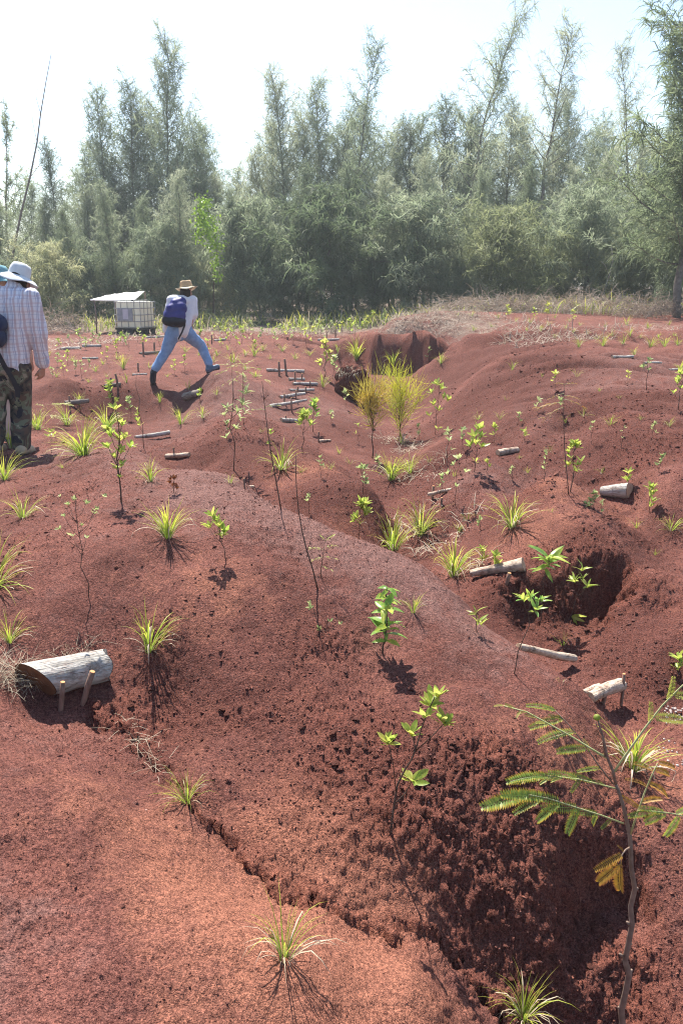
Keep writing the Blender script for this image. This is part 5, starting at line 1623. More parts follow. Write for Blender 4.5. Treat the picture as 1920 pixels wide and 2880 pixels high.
# ---- walker at the left edge: plaid shirt, camouflage trousers, pale sun hat
def left_walker():
    f = on_ground(66, 1281)
    Y = f.y + .05
    foot = Vector((f.x, Y, f.z))
    P = lambda u, v, dy=0.0: Vector(at_y(u, v, Y + dy)) - foot
    root = link('person', None, loc=foot)
    head, neck = P(54, 797, .15), P(40, 812, .06)
    sh_r, sh_l = P(84, 838, .02), P(-42, 832, .0)
    hipR, hipL = P(44, 1032, .0), P(-14, 1032, .0)
    kneeR, ankR = P(60, 1142, .06), P(60, 1246, -.02)
    kneeL, ankL = P(-10, 1140, -.05), P(-14, 1238, -.12)
    elbR, wrR = P(110, 936, .02), P(121, 1032, .10)
    elbL, wrL = P(-66, 930, .02), P(-70, 1020, .1)
    caps = [(neck - Vector((0, 0, .08)), head, .062, .068), (sh_r, elbR, .050, .040), (elbR, wrR, .038, .028), (sh_l, elbL, .05, .04), (elbL, wrL, .038, .028),
            (hipR, kneeR, .075, .055), (kneeR, ankR, .052, .036), (hipL, kneeL, .075, .055), (kneeL, ankL, .052, .036), (hipL, sh_l, .1, .08), (hipR, sh_r, .1, .08)]
    fingers(caps, wrR, P(117, 1062, .12) - wrR, (-.8, .3, 0), 1.0, .7)
    fingers(caps, wrL, P(-68, 1050, .12) - wrL, (.8, .3, 0), 1.0, .7)
    ells = [(head + Vector((.005, .01, .02)), (.078, .10, .115)), (head + Vector((.035, .115, -.02)), (.016, .022, .02)), (head + Vector((.084, .0, -.02)), (.014, .022, .032))]
    link('body', skin('body', caps, ells, .008, MAT_SKIN, 3), root)
    link('hair', skin('hair', [(head + Vector((0, -.03, -.06)), head + Vector((0, -.02, .0)), .07, .08)], [(head + Vector((0, -.015, .03)), (.086, .10, .10))], .011, MAT_HAIR, 3), root)
    mid = (hipL + hipR) / 2
    caps = [(sh_l + Vector((.03, 0, 0)), sh_r - Vector((.03, 0, 0)), .088, .088), (sh_l + Vector((.08, 0, -.06)), mid + Vector((-.06, 0, .02)), .13, .125), (sh_r + Vector((-.09, 0, -.06)), mid + Vector((.08, 0, .02)), .135, .128),
            (mid + Vector((.06, 0, .1)), mid + Vector((.10, 0, .0)), .13, .118), (mid + Vector((-.1, 0, .1)), mid + Vector((-.1, 0, .0)), .13, .12), (sh_r, elbR, .092, .072), (elbR, wrR + Vector((0, 0, .03)), .072, .056), (sh_l, elbL, .09, .07), (elbL, wrL, .07, .055), (neck - Vector((0, 0, .04)), neck + Vector((.0, 0, .005)), .09, .070)]
    link('shirt', skin('shirt', caps, [], .010, MAT_PLAID, 5, .008, 10), root)
    caps = [(hipR + Vector((.01, 0, 0)), kneeR, .122, .088), (kneeR, ankR + Vector((0, 0, -.0)), .086, .082), (hipL, kneeL, .122, .088), (kneeL, ankL, .086, .082), (hipL, hipR, .125, .125), (mid + Vector((0, 0, -.06)), mid, .09, .12)]
    link('trousers', skin('trousers', caps, [], .010, MAT_CAMO, 4, .010, 9), root)
    caps = [(ankR + Vector((0, 0, -.02)), P(60, 1264, -.06), .058, .054), (P(58, 1266, -.06), P(88, 1264, .10), .048, .040)]
    b = link('boot', skin('boot', caps, [], .008, MAT_BOOT_TAN, 3), root)
    link('sole', skin('sole', [(P(56, 1277, -.07), P(90, 1270, .12), .032, .028)], [], .008, MAT_BOOT, 2), b)
    caps = [(ankL + Vector((0, 0, -.02)), P(-14, 1258, -.16), .058, .054), (P(-15, 1260, -.16), P(8, 1258, .0), .048, .040)]
    link('boot', skin('boot', caps, [], .008, MAT_BOOT_TAN, 3), root)
    # floppy sun hat, tipped towards the right
    V, F = hat_mesh([(.205, -.055), (.198, -.048), (.165, -.018), (.125, .0), (.108, .006)], .016, phase=.6, squash=.98); F = F[:-36]
    ht = link('hat', mesh_from('hat_brim', V, F, [MAT_SUNHAT]), root)
    md = ht.modifiers.new('thick', 'SOLIDIFY'); md.thickness = .005
    V, F = hat_mesh([(.110, .0), (.108, .04), (.102, .085), (.085, .115), (.05, .128), (.02, .132)], 0, squash=1.0)
    cr = link('crown', mesh_from('crown', V, F, [MAT_SUNHAT]), ht)
    V, F, T = ribbon([Vector((-.02, -.11, .0)), Vector((-.03, -.125, -.06)), Vector((-.05, -.12, -.13))], [.012] * 3, (1, 0, 0)); link('cord', mesh_from('cord', V, F, [MAT_SUNHAT]), ht)
    ht.location = head + Vector((.005, .0, .06)); ht.scale = (.86, .86, .90); ht.rotation_euler = (math.radians(-12), math.radians(17), 0)
    tag(root, 'walker at left edge in plaid shirt, camouflage trousers and pale sun hat', 'person')
    # dark bag at the hip with its strap
    c = P(-10, 935, -.16)
    bag = link('shoulder_bag', None, loc=foot + c)
    Q = lambda u, v, dy=0.0: P(u, v, dy) - c
    link('bag_body', skin('bag_body', [(Q(-30, 900, -.16), Q(-6, 910, -.16), .09, .085), (Q(-30, 955, -.17), Q(-8, 950, -.17), .09, .085)], [], .011, MAT_NAVY, 5, .005, 9), bag)
    V, F, T = ribbon([Q(-10, 985, -.2), Q(14, 1030, -.19), Q(40, 1072, -.18), Q(50, 1098, -.16), Q(51, 1118, -.15)], [.045, .045, .045, .05, .04], (1, 0, -.4)); link('strap', mesh_from('strap', V, F, [MAT_PACK_BLACK]), bag)
    tag(bag, 'dark navy bag with hanging strap at the plaid walker\'s back', 'bag')
    return Y
_Yl = left_walker()

# ---- third walker ahead of him, almost hidden: teal hat, pale trousers
def hidden_walker():
    Y = _Yl + .85
    x = at_y(14, 1200, Y)[0]
    foot = Vector((x, Y, ground_z(x, Y)))
    P = lambda u, v, dy=0.0: Vector(at_y(u, v, Y + dy)) - foot
    root = link('person', None, loc=foot)
    head, neck = P(-4, 804, .1), P(-6, 818, .05)
    sh_r, sh_l = P(46, 850, 0), P(-56, 850, 0)
    hipR, hipL = P(16, 1000, 0), P(-30, 1000, 0)
    kneeR, kneeL = P(20, 1104, .05), P(-34, 1104, .1)
    ankR, ankL = Vector((P(20, 1190, 0).x, 0, .10)), Vector((P(-36, 1190, .1).x, .1, .10))
    elbR, wrR = P(72, 915, .0), P(86, 1018, -.04)
    elbL, wrL = P(-82, 915, .02), P(-84, 1000, .1)
    caps = [(neck - Vector((0, 0, .08)), head, .06, .066), (sh_r, elbR, .05, .042), (elbR, wrR, .042, .030), (sh_l, elbL, .05, .04), (elbL, wrL, .04, .03),
            (hipR, kneeR, .085, .06), (kneeR, ankR, .06, .042), (hipL, kneeL, .085, .06), (kneeL, ankL, .06, .042), (hipL, sh_l, .1, .08), (hipR, sh_r, .1, .08)]
    fingers(caps, wrR, P(90, 1046, .0) - wrR, (-.8, .3, 0), 1.0, .8)
    fingers(caps, wrL, P(-84, 1030, .12) - wrL, (.8, .3, 0), 1.0, .7)
    link('body', skin('body', caps, [(head + Vector((0, 0, .02)), (.078, .1, .115))], .009, MAT_SKIN, 3), root)
    mid = (hipL + hipR) / 2
    link('shirt', skin('shirt', [(sh_l, sh_r, .088, .088), (sh_l + Vector((.08, 0, -.06)), mid + Vector((-.06, 0, .02)), .13, .12), (sh_r + Vector((-.08, 0, -.06)), mid + Vector((.06, 0, .02)), .13, .12), (sh_r, elbR, .08, .062), (sh_l, elbL, .08, .062)], [], .013, MAT_TEAL, 5, .006, 9), root)
    link('trousers', skin('trousers', [(hipR, kneeR, .115, .085), (kneeR, ankR, .082, .07), (hipL, kneeL, .115, .085), (kneeL, ankL, .082, .07), (hipL, hipR, .12, .12)], [], .013, MAT_SHORTS, 5, .006, 9), root)
    for a in (ankR, ankL):
        link('boot', skin('boot', [(a, a + Vector((0, 0, -.045)), .05, .05), (a + Vector((0, -.02, -.05)), a + Vector((.02, .15, -.058)), .045, .038)], [], .009, MAT_BOOT, 3), root)
    V, F = hat_mesh([(.17, -.04), (.165, -.034), (.13, -.008), (.108, .004)], .012, squash=.98); F = F[:-36]
    ht = link('hat', mesh_from('hat_brim', V, F, [MAT_TEAL]), root); md = ht.modifiers.new('thick', 'SOLIDIFY'); md.thickness = .005
    V, F = hat_mesh([(.110, .0), (.106, .05), (.098, .09), (.08, .115), (.04, .126)], 0, squash=1.0); link('crown', mesh_from('crown', V, F, [MAT_TEAL]), ht)
    ht.location = head + Vector((0, 0, .07)); ht.rotation_euler = (math.radians(-6), 0, 0)
    tag(root, 'third walker in teal hat and pale trousers mostly hidden behind the plaid walker', 'person')
hidden_walker()

bpy.data.scenes.remove(WORK)
# ------------------------------------------------------------------ planting on the slope
# sedge clumps: foot u, v, height px, label, blades, dry blades, spread
TUFTS = [
 (236,1281,125,'big bright sedge clump between plaid walker and tall leafy sapling',60,14,1.25),
 (107,1207,82,'sedge clump right beside the plaid walker\'s knee',30,8,1.1),
 (190,1195,70,'pale sedge clump behind the big bright one, left',30,10,1.2),
 (300,1208,84,'pale sedge clump behind the big bright one, right',34,10,1.2),
 (14,1349,104,'sedge clump at left edge in front of the plaid walker\'s boots',30,6,1.0),
 (30,1262,92,'upright yellow sedge at left edge behind the plaid walker\'s heel',20,2,.45),
 (66,1456,98,'open sedge clump below the plaid walker with wide arching blades',20,6,1.3),
 (177,1315,28,'tiny sedge sprout below the big bright clump',10,0,1.2),
 (424,1356,88,'thin sedge clump right of the tall leafy sapling',22,8,.8),
 (473,1511,128,'tall sedge clump with dry blades beside a small russet plant',34,16,.9),
 (223,1136,46,'small sedge above the dark log in the hollow',18,4,.9),
 (-18,1650,150,'large arching pale sedge cut by the left edge',34,14,1.7),
 (27,1806,96,'green sedge clump at left edge above the thick grey log',18,8,1.2),
 (420,1828,135,'sedge clump with long dry stems hanging down, right of the thick grey log',26,10,1.0),
 (528,2254,102,'sedge clump growing on the edge of the near rill',26,10,1.1),
 (798,2696,150,'bleached sedge clump in the near foreground, bottom centre',15,15,.85),
 (1470,2868,128,'sedge clump at the bottom edge near the tall feathery sapling',26,18,.6),
 (1778,2164,140,'sedge clump half hidden behind the tall feathery sapling',24,22,1.2),
 (1439,1482,122,'wide yellow sedge clump on the right-hand mound',36,12,1.15),
 (1274,1623,126,'sedge clump left of the tapered dam log',34,10,1.0),
 (1104,1545,116,'sedge clump in the gully over the mound crest, left of a pair',36,12,1.25),
 (1180,1502,118,'sedge clump in the gully over the mound crest, right of a pair',34,18,1.3),
 (1098,1350,95,'dense sedge clump in the main gully with a white flower-like tip',40,10,1.1),
 (1153,1329,72,'smaller sedge clump right of the dense gully one',24,8,1.1),
 (1131,1248,62,'dry sedge below the golden feathery seedlings',12,22,1.2),
 (792,1319,98,'open sedge clump around the foot of the bare leaning stick',22,8,1.35),
 (658,1020,46,'small sedge right of the striding walker, left of three',20,10,1.2),
 (716,1002,46,'small sedge right of the striding walker, middle of three',18,2,.9),
 (794,988,34,'small sedge right of the striding walker, right of three',18,3,1.2),
 (908,1088,48,'sedge at the right end of the stepped logs',18,6,.9),
 (1238,1024,42,'lone sedge on the slope right of the scarp',16,2,.8),
 (1715,1194,42,'spiky lone sedge in the middle of the right bank',16,4,1.2),
 (1695,972,46,'sedge on the right skyline bank, above the far grey log',20,4,1.0),
 (1751,967,36,'sedge on the right skyline bank, second from the far log',20,4,1.2),
 (1827,976,46,'sedge on the right skyline bank, large yellow one',24,6,1.1),
 (1867,974,40,'sedge on the right skyline bank, right of the large yellow one',18,4,1.0),
 (1904,972,36,'sedge on the right skyline bank at the frame edge',18,4,1.0),
 (1626,976,36,'sedge on the right skyline bank, leftmost',16,4,.9),
 (1782,998,32,'sedge just below the skyline row on the right bank',16,4,.9),
 (1912,1043,40,'sedge by the far log at the right frame edge',16,4,1.0),
 (1327,890,22,'small bright sedge on top of the dry-grass knoll',14,2,1.1),
 (1287,890,18,'small pale sedge on the dry-grass knoll, left of the bright one',10,6,1.1),
 (1885,1489,64,'arching green sedge at right edge below the fat grey log',18,6,1.6),
 (1523,1060,18,'tiny sprout high on the right bank, left',8,0,.8),
 (1684,1101,20,'tiny sprout on the right bank above the spiky lone sedge',8,0,1.0),
 (1740,1121,24,'two-bladed sprout right of the spiky lone sedge',6,0,1.3),
 (1421,1126,24,'thin sprout on the left part of the right bank',7,2,.7),
 (1590,1190,32,'thin upright sprout behind the stick with orange fronds',8,0,.4),
 (1483,1329,28,'small sprout at the foot of the right-hand rill',10,2,1.2),
 (1314,1462,32,'little sedge in the gully left of the wide yellow clump',14,4,1.0),
 (1291,1497,44,'little sedge left of the wide yellow clump, nearer',16,5,1.1),
 (1789,1485,38,'little sedge at the edge of the broken mound',12,4,.8),
 (509,1193,66,'sedge clump below the striding walker\'s shadow',24,6,.95),
 (571,1175,46,'sedge right of the clump under the walker\'s shadow',14,8,1.1),
 (531,1095,38,'sedge between the striding walker\'s feet',16,4,.8),
 (348,1037,48,'sedge clump left of the striding walker\'s rear leg',22,3,.8),
 (357,1077,38,'green sedge just left of the striding walker\'s rear boot',14,2,.8),
 (647,1358,38,'sparse sedge just over the mound crest',10,8,1.0),
 (522,991,32,'sedge seen between the striding walker\'s legs',16,4,1.2),
 (1162,1722,78,'small dry-tipped sedge on the mound beside the broad-leaved sapling',14,8,.7),
 (1582,1815,48,'green sprout on the pit floor',10,2,1.0),
 (1577,1918,30,'wiry thin sprout right of the peeled log',4,6,1.4),
 (953,1275,34,'small sedge on the slope right of the lowest step log',10,3,1.0),
 (930,1320,34,'small sedge on the orange shoulder',9,2,.9),
 (1002,1016,80,'tall reedy grass against the gully head scarp, left',40,8,.45),
 (1105,1030,56,'tall reedy grass against the gully head scarp, right',30,4,.45),
]
for i, (u, v, h, lab, n, dry, sp) in enumerate(TUFTS):
    tuft(u, v, h, lab, n, dry, sp, 'sedge clumps planted on the slope', i, wide=.75 if v > 2200 else .9)

# leafy saplings
sapling(341,1413,255,'tall leafy sapling standing left of centre on the mound crest',3,
        whorls=[(3,252,26,5),(-14,205,24,6),(18,215,26,6),(-22,180,24,6),(24,180,22,6),(2,170,24,7),(-30,150,22,5),(30,150,22,6),(10,140,22,6),(-12,125,20,6),(16,110,18,5),(-6,95,18,5),(6,75,14,4)],near=True,thick=.8,seed=1)
sapling(247,1674,275,'thin branching sapling with tiny leaves behind the thick grey log',-8,
        whorls=[(-10,262,12,5),(-40,240,12,5),(25,255,12,6),(45,235,12,6),(60,262,12,5),(30,215,12,6),(-45,215,12,5),(-50,190,12,4),(-32,160,14,3),(5,195,11,5),(8,155,12,4),(-60,262,8,3)],near=True,thick=.45,mat=MAT_LEAF_GREY,seed=2)
sapling(640,1573,125,'short bright sapling leaning left on the open mound',-34,whorls=[(-36,122,24,6),(-26,108,24,6),(-44,96,22,5),(-20,88,24,6),(-6,76,24,6),(-14,66,20,5),(-50,86,16,3)],near=True,thick=1.0,seed=3)
sapling(490,1388,44,'low russet-leaved plant behind the tall sedge',0,nw=7,leaf=12,nl=6,mat=MAT_LEAF_RED,bare=.2,spread=.5,seed=4)
sapling(145,1272,62,'small sapling with yellow tip below the plaid walker\'s hand',2,whorls=[(2,60,16,5),(-6,46,12,3),(8,46,12,3)],near=True,thick=1.2,seed=5)
sapling(404,1259,205,'tall thin stem with few yellow leaves below the striding walker',-6,whorls=[(-10,92,14,4),(-18,72,14,4),(-4,66,14,4),(-8,108,10,3)],near=True,thick=.45,seed=6)
sapling(656,1322,245,'tall thin sapling with pale leaf clusters left of the bare leaning stick',8,whorls=[(44,215,22,6),(36,185,22,7),(16,160,20,6),(-10,175,20,5),(20,140,20,6),(-22,150,18,5),(-18,90,18,5),(12,115,18,6),(40,160,16,4)],near=True,thick=.5,kind='long',mat=MAT_LEAF_GREY,seed=7)
sapling(1075,1834,178,'broad-leaved sapling in the middle of the mound',10,
        whorls=[(12,178,34,4),(10,150,42,3),(4,130,44,4),(14,112,36,3),(12,80,42,4),(10,60,44,4),(8,40,34,2)],near=True,kind='broad',mat=MAT_LEAF_DEEP,droop=.35,open_=1.25,thick=1.3,seed=12)
sapling(905,1776,70,'creeping sapling with wiry side shoots below the bare curved stick',-26,whorls=[(-30,68,12,5),(-80,-4,12,4),(50,20,11,4),(-6,4,14,6),(24,30,10,3),(-34,80,10,4)],near=True,thick=.8,mat=MAT_LEAF_GREY,seed=13)
sapling(1008,1516,96,'bushy bright sapling in the gully beyond the crest',8,nw=9,leaf=22,nl=7,near=True,bare=.45,spread=.38,seed=15,mat=MAT_LEAF)
sapling(1018,1409,92,'pale-leaved sapling on the slope behind the bushy bright one',2,nw=7,leaf=14,nl=6,bare=.4,spread=.25,mat=MAT_LEAF_GREY,seed=16)
sapling(1443,1893,205,'dark-stemmed sapling leaning right in front of the pit',44,whorls=[(36,195,32,5),(58,190,30,6),(14,198,30,5),(44,180,28,5),(66,196,24,4)],near=True,kind='long',mat=MAT_LEAF_DEEP,thick=.7,seed=17)
sapling(1512,1760,190,'tall sapling with drooping star of leaves before the pit',16,whorls=[(18,186,50,8),(20,176,46,6),(8,160,34,3)],near=True,kind='long',mat=MAT_LEAF_DEEP,droop=.3,open_=1.2,thick=.6,seed=18)
sapling(1608,1748,155,'sapling with stacked bright whorls standing in the pit',8,whorls=[(14,146,24,7),(-2,112,26,6),(30,104,26,6),(18,124,20,4),(2,10,28,6)],near=True,kind='long',thick=.6,seed=19)
sapling(1338,1775,56,'small leafy sprout on the crest edge left of the pit',2,whorls=[(-4,52,28,3),(4,30,26,4),(14,20,22,3)],near=True,kind='long',seed=20)
sapling(1602,1382,130,'leafy yellow sapling on the crest of the right-hand mound',6,nw=10,leaf=20,nl=6,near=True,bare=.35,spread=.35,seed=21)
sapling(1332,1328,126,'dense bright sapling left of the right-hand rill',6,whorls=[(8,120,22,7),(-6,100,22,7),(16,98,22,7),(4,80,22,7),(-12,72,20,5),(20,70,20,6),(6,28,16,3)],near=True,thick=.7,seed=22)
sapling(1280,1421,135,'thin sapling with sparse leaves by the main gully log',4,whorls=[(4,128,18,5),(-26,90,16,4),(26,92,16,4),(-8,110,14,3),(2,50,12,3)],near=True,thick=.5,mat=MAT_LEAF_GREY,seed=23)
sapling(1528,1354,80,'slender sapling left of the stick with orange fronds',2,nw=5,leaf=12,nl=4,bare=.3,spread=.1,mat=MAT_LEAF_GREY,seed=24)
sapling(1816,1096,84,'thin sapling below the far logs on the right bank',-2,nw=6,leaf=12,nl=5,bare=.5,spread=.3,mat=MAT_LEAF_GREY,seed=25)
sapling(1907,1150,98,'leafy sapling at the right edge high on the bank',0,nw=7,leaf=16,nl=5,bare=.3,spread=.25,seed=26)
sapling(1822,1445,74,'leafy sapling right of the fat grey log',2,nw=6,leaf=20,nl=5,near=True,bare=.2,spread=.2,seed=27)
sapling(1762,1369,42,'little bright sprout on the fat grey log\'s upper side',2,whorls=[(2,40,18,5),(0,18,20,6)],near=True,seed=28)
sapling(1668,1432,44,'low grey-green bush on the broken mound',0,nw=9,leaf=13,nl=7,bare=.1,spread=.6,mat=MAT_LEAF_GREY,seed=29,open_=1.4)
sapling(1903,1895,46,'bright leafy sprout at the right edge near the cream log',2,whorls=[(0,42,26,7),(10,36,22,5),(2,14,24,4)],near=True,seed=30)
sapling(852,1266,100,'yellow leafy sapling at the foot of the stepped logs',4,nw=10,leaf=20,nl=6,near=True,bare=.6,spread=.4,seed=31)
sapling(880,1215,80,'green leafy sapling right behind the yellow one at the stepped logs',2,nw=7,leaf=18,nl=6,near=True,bare=.4,spread=.25,seed=32,mat=MAT_LEAF_DEEP)
sapling(912,1060,92,'tall leafy sapling left of the earth boulder',4,nw=12,leaf=15,nl=6,bare=.25,spread=.28,seed=33)
sapling(936,1066,58,'pale-leaved sapling touching the earth boulder',6,nw=7,leaf=15,nl=6,bare=.3,spread=.3,seed=34,mat=MAT_LEAF_GREY)
sapling(970,1150,48,'small pale sapling below the earth boulder',0,nw=4,leaf=11,nl=5,bare=.4,spread=.3,mat=MAT_LEAF_GREY,seed=35)
sapling(1223,1222,150,'sparse bright sapling right of the golden feathery seedlings',6,whorls=[(0,140,18,6),(14,128,18,6),(-14,118,16,5),(18,105,16,5),(34,95,18,6),(-8,85,16,5),(8,70,16,5),(-20,55,14,4),(4,20,12,3)],near=True,thick=.5,seed=36)
sapling(1256,1306,92,'thin sapling on the foot of the right bank',0,nw=5,leaf=14,nl=4,bare=.3,spread=.3,mat=MAT_LEAF_GREY,seed=37)
sapling(1390,1606,44,'leafy sprout above the tapered dam log, right',0,nw=5,leaf=18,nl=5,near=True,bare=.2,spread=.3,seed=38)
sapling(1354,1590,46,'leafy sprout above the tapered dam log, left',0,nw=5,leaf=16,nl=5,bare=.3,spread=.3,seed=39)
sapling(312,1143,66,'dense yellow sapling in front of the short dark log',4,nw=9,leaf=14,nl=6,bare=.15,spread=.2,seed=40)
sapling(1388,1245,44,'small leafy sprout above the short thick log in the rill',0,nw=4,leaf=13,nl=5,bare=.3,spread=.2,seed=41)
sapling(1472,1240,30,'tiny leafy sprout right of the short thick log',0,nw=3,leaf=12,nl=4,bare=.3,spread=.2,seed=42)
sapling(1452,1198,34,'twin tiny sprouts on the lower right bank',4,nw=4,leaf=11,nl=4,bare=.3,spread=.3,mat=MAT_LEAF_GREY,seed=43)
sapling(1829,1240,48,'wiry sapling with curled dry twigs on the right bank',6,nw=5,leaf=10,nl=4,bare=.3,spread=.5,mat=MAT_LEAF_GREY,seed=44)
sapling(1537,900,40,'bright sapling on the right skyline behind the dry grass',2,nw=6,leaf=10,nl=6,bare=.3,spread=.3,seed=45)
sapling(1205,1020,40,'thin sapling before the scarp wall',0,nw=4,leaf=9,nl=4,bare=.3,spread=.2,mat=MAT_LEAF_GREY,seed=46)

# near sapling with separate whorls on long side shoots
def near_whorl_sapling():
    random.seed(404)
    foot = on_ground(1099, 2341); Y = foot.y
    P = lambda u, v, dy=0.0: Vector(at_y(u, v, Y + dy)) - foot
    main = [Vector((0, 0, -.04)), P(1099, 2330), P(1104, 2290), P(1110, 2250, .01), P(1117, 2207, .02), P(1138, 2165, .03), P(1157, 2136, .03), P(1172, 2095, .03), P(1184, 2050, .04), P(1205, 1995, .04), P(1222, 1960, .05)]
    br = [([P(1113, 2225, .01), P(1105, 2150, .0), P(1092, 2090, -.02)], [.0022, .0014]), ([P(1168, 2105, .03), P(1162, 2080, .05), P(1157, 2066, .06)], [.002, .0014]),
          ([P(1190, 2035, .04), P(1194, 2020, .03), P(1197, 2010, .02)], [.002, .0014]), ([P(1165, 2115, .03), P(1215, 2070, .02), P(1252, 2030, .0)], [.0024, .0014]), ([P(1108, 2262, .01), P(1140, 2230, .03), P(1160, 2192, .05)], [.0022, .0014])]
    ms = []
    for (u, v, dy, n, L) in ((1090, 2086, -.02, 9, .050), (1157, 2064, .06, 7, .046), (1197, 2012, .02, 6, .040), (1210, 1978, .05, 8, .048), (1232, 1958, .05, 6, .045), (1250, 2032, 0, 8, .050), (1160, 2194, .05, 7, .052)):
        ms += whorl_specs(P(u, v, dy), (0.05, -.1, 1), n, L, 1.0, .05)
    make_plant('sapling', 'sapling with bright leaf whorls rising from the crumbly near slope', foot, [(main, [.0045, .0018])] + br, ms, 'leaf', MAT_LEAF, MAT_STEM, True, sides=7)
near_whorl_sapling()

# bare sticks and feathery-leaved saplings
feather_plant(792,1431,345,'tall bare leaning stick with wispy twigs, left of the orange shoulder',[(.78,-30,8,2),(.80,34,14,2)],lean=-46,curve=-6,mat=MAT_PINNA_YOUNG,stem_mat=MAT_STEM,seed=10,thick=.55,extra=[(.9,-10,24),(.95,8,26),(.86,12,18)])
feather_plant(897,1654,362,'bare curved stick with one feathery shoot, centre of the mound',[],lean=-60,curve=-20,stem_mat=MAT_STEM,seed=11,thick=.6,extra=[(.42,14,50)])
feather_plant(900,1622,100,'feathery shoot beside the bare curved stick',[(1,-10,18,3),(.98,22,22,4),(.8,30,12,3),(.75,-34,14,3),(.55,-26,-2,3),(.55,34,4,2),(.3,26,-4,2)],lean=14,mat=MAT_PINNA_YOUNG,stem_mat=MAT_STEM,seed=12,thick=.8)
feather_plant(685,1195,165,'feathery sapling with drooping yellow fronds above the mound crest',[(.98,-34,6,3),(1,-10,20,3),(.95,40,8,3),(.9,60,-10,3),(.85,-30,-12,3),(.98,26,22,3)],lean=2,mat=MAT_PINNA_YOUNG,stem_mat=MAT_STEM,seed=13,thick=.55)
feather_plant(658,1122,92,'bright green feathery seedling right of the striding walker\'s front boot',[(1,-30,10,3),(1,28,12,3),(.9,-36,-4,3),(.85,34,-4,3),(1,0,26,3),(.6,-24,-8,2),(.6,24,-8,2)],lean=-4,mat=MAT_PINNA_YOUNG,stem_mat=MAT_STEM,seed=14,thick=.9)
feather_plant(1600,1392,300,'tall thin stick topped with orange feathery fronds on the right',[(1,-22,10,3),(1,26,10,3),(.92,-34,-6,3),(.9,34,2,3),(.87,48,-6,3),(.84,-66,2,4),(.80,-52,-14,3)],lean=-36,curve=-8,mat=MAT_PINNA_OLD,stem_mat=MAT_STEM,seed=15,thick=.5)
feather_plant(130,1200,60,'green fern-like seedling beside the dark log in the hollow',[(1,60,14,5),(.6,50,-6,5),(.9,-20,14,3)],lean=4,mat=MAT_PINNA_YOUNG,stem_mat=MAT_STEM,seed=16,thick=.9)
feather_plant(905,905,52,'far feathery seedling against the dark thicket',[(1,-26,0,3),(1,30,4,3),(.8,-22,-6,3),(.8,22,-6,3)],lean=4,mat=MAT_PINNA_YOUNG,stem_mat=MAT_STEM,seed=17)

# golden feathery ironwood seedlings in the gully
def golden(u, v, h, w, mat, label, seed, bare=.4):
    random.seed(seed); rng = np.random.default_rng(seed)
    loc, s, k = local_frame(u, v)
    H = h * s * k; W = w * s
    main = wiggle((0, 0, -.03), (rnd(-.03, .05) * H, 0, H * .9), 6, .03)
    paths = [(main, [max(.004, .010 * H), .003])]; segs = []
    for b in range(34):
        f = bare + (1 - bare) * b / 34
        i = f * 6; i0 = min(5, int(i)); p = main[i0].lerp(main[i0 + 1], i - i0)
        az = b * 2.4; L = W * .55 * (1.15 - .5 * f) * rnd(.3, 1.7)
        q = p + Vector((math.cos(az) * L * .6, math.sin(az) * L * .6, L * rnd(.5, 1.5)))
        paths.append(([p, q], [.003, .0012]))
        segs.append((np.array(p), np.array(q)))
        for _ in range(3):
            t = rnd(.2, 1); a0 = np.array(p.lerp(q, t)); segs.append((a0, a0 + rng.normal(0, .3, 3) * L * .5 + np.array([0, 0, L * .35])))
    V, F = tube(paths, 5)
    root = link('ironwood_seedling', None, loc=loc)
    link('stem', mesh_from('stem', V, F, [MAT_STEM]), root)
    V, F = crown_quads(segs, 17 / max(.4, W), .26 * W / .5, .006, -.15, rng, .26)
    link('foliage', mesh_from('foliage', V, F, [mat]), root)
    tag(root, label, 'seedling')
golden(1046,1289,190,95,MAT_NEEDLE_GOLD,'orange-gold feathery ironwood seedling in the gully',1,.45)
golden(1118,1240,160,105,leaf_mat('yellow_green_needles',[(0.2,(.42,.44,.05)),(0.5,(.58,.52,.06)),(0.8,(.66,.50,.08))],.45,3.0,.5),'yellow-green feathery ironwood seedling right of the orange-gold one',2,.2)

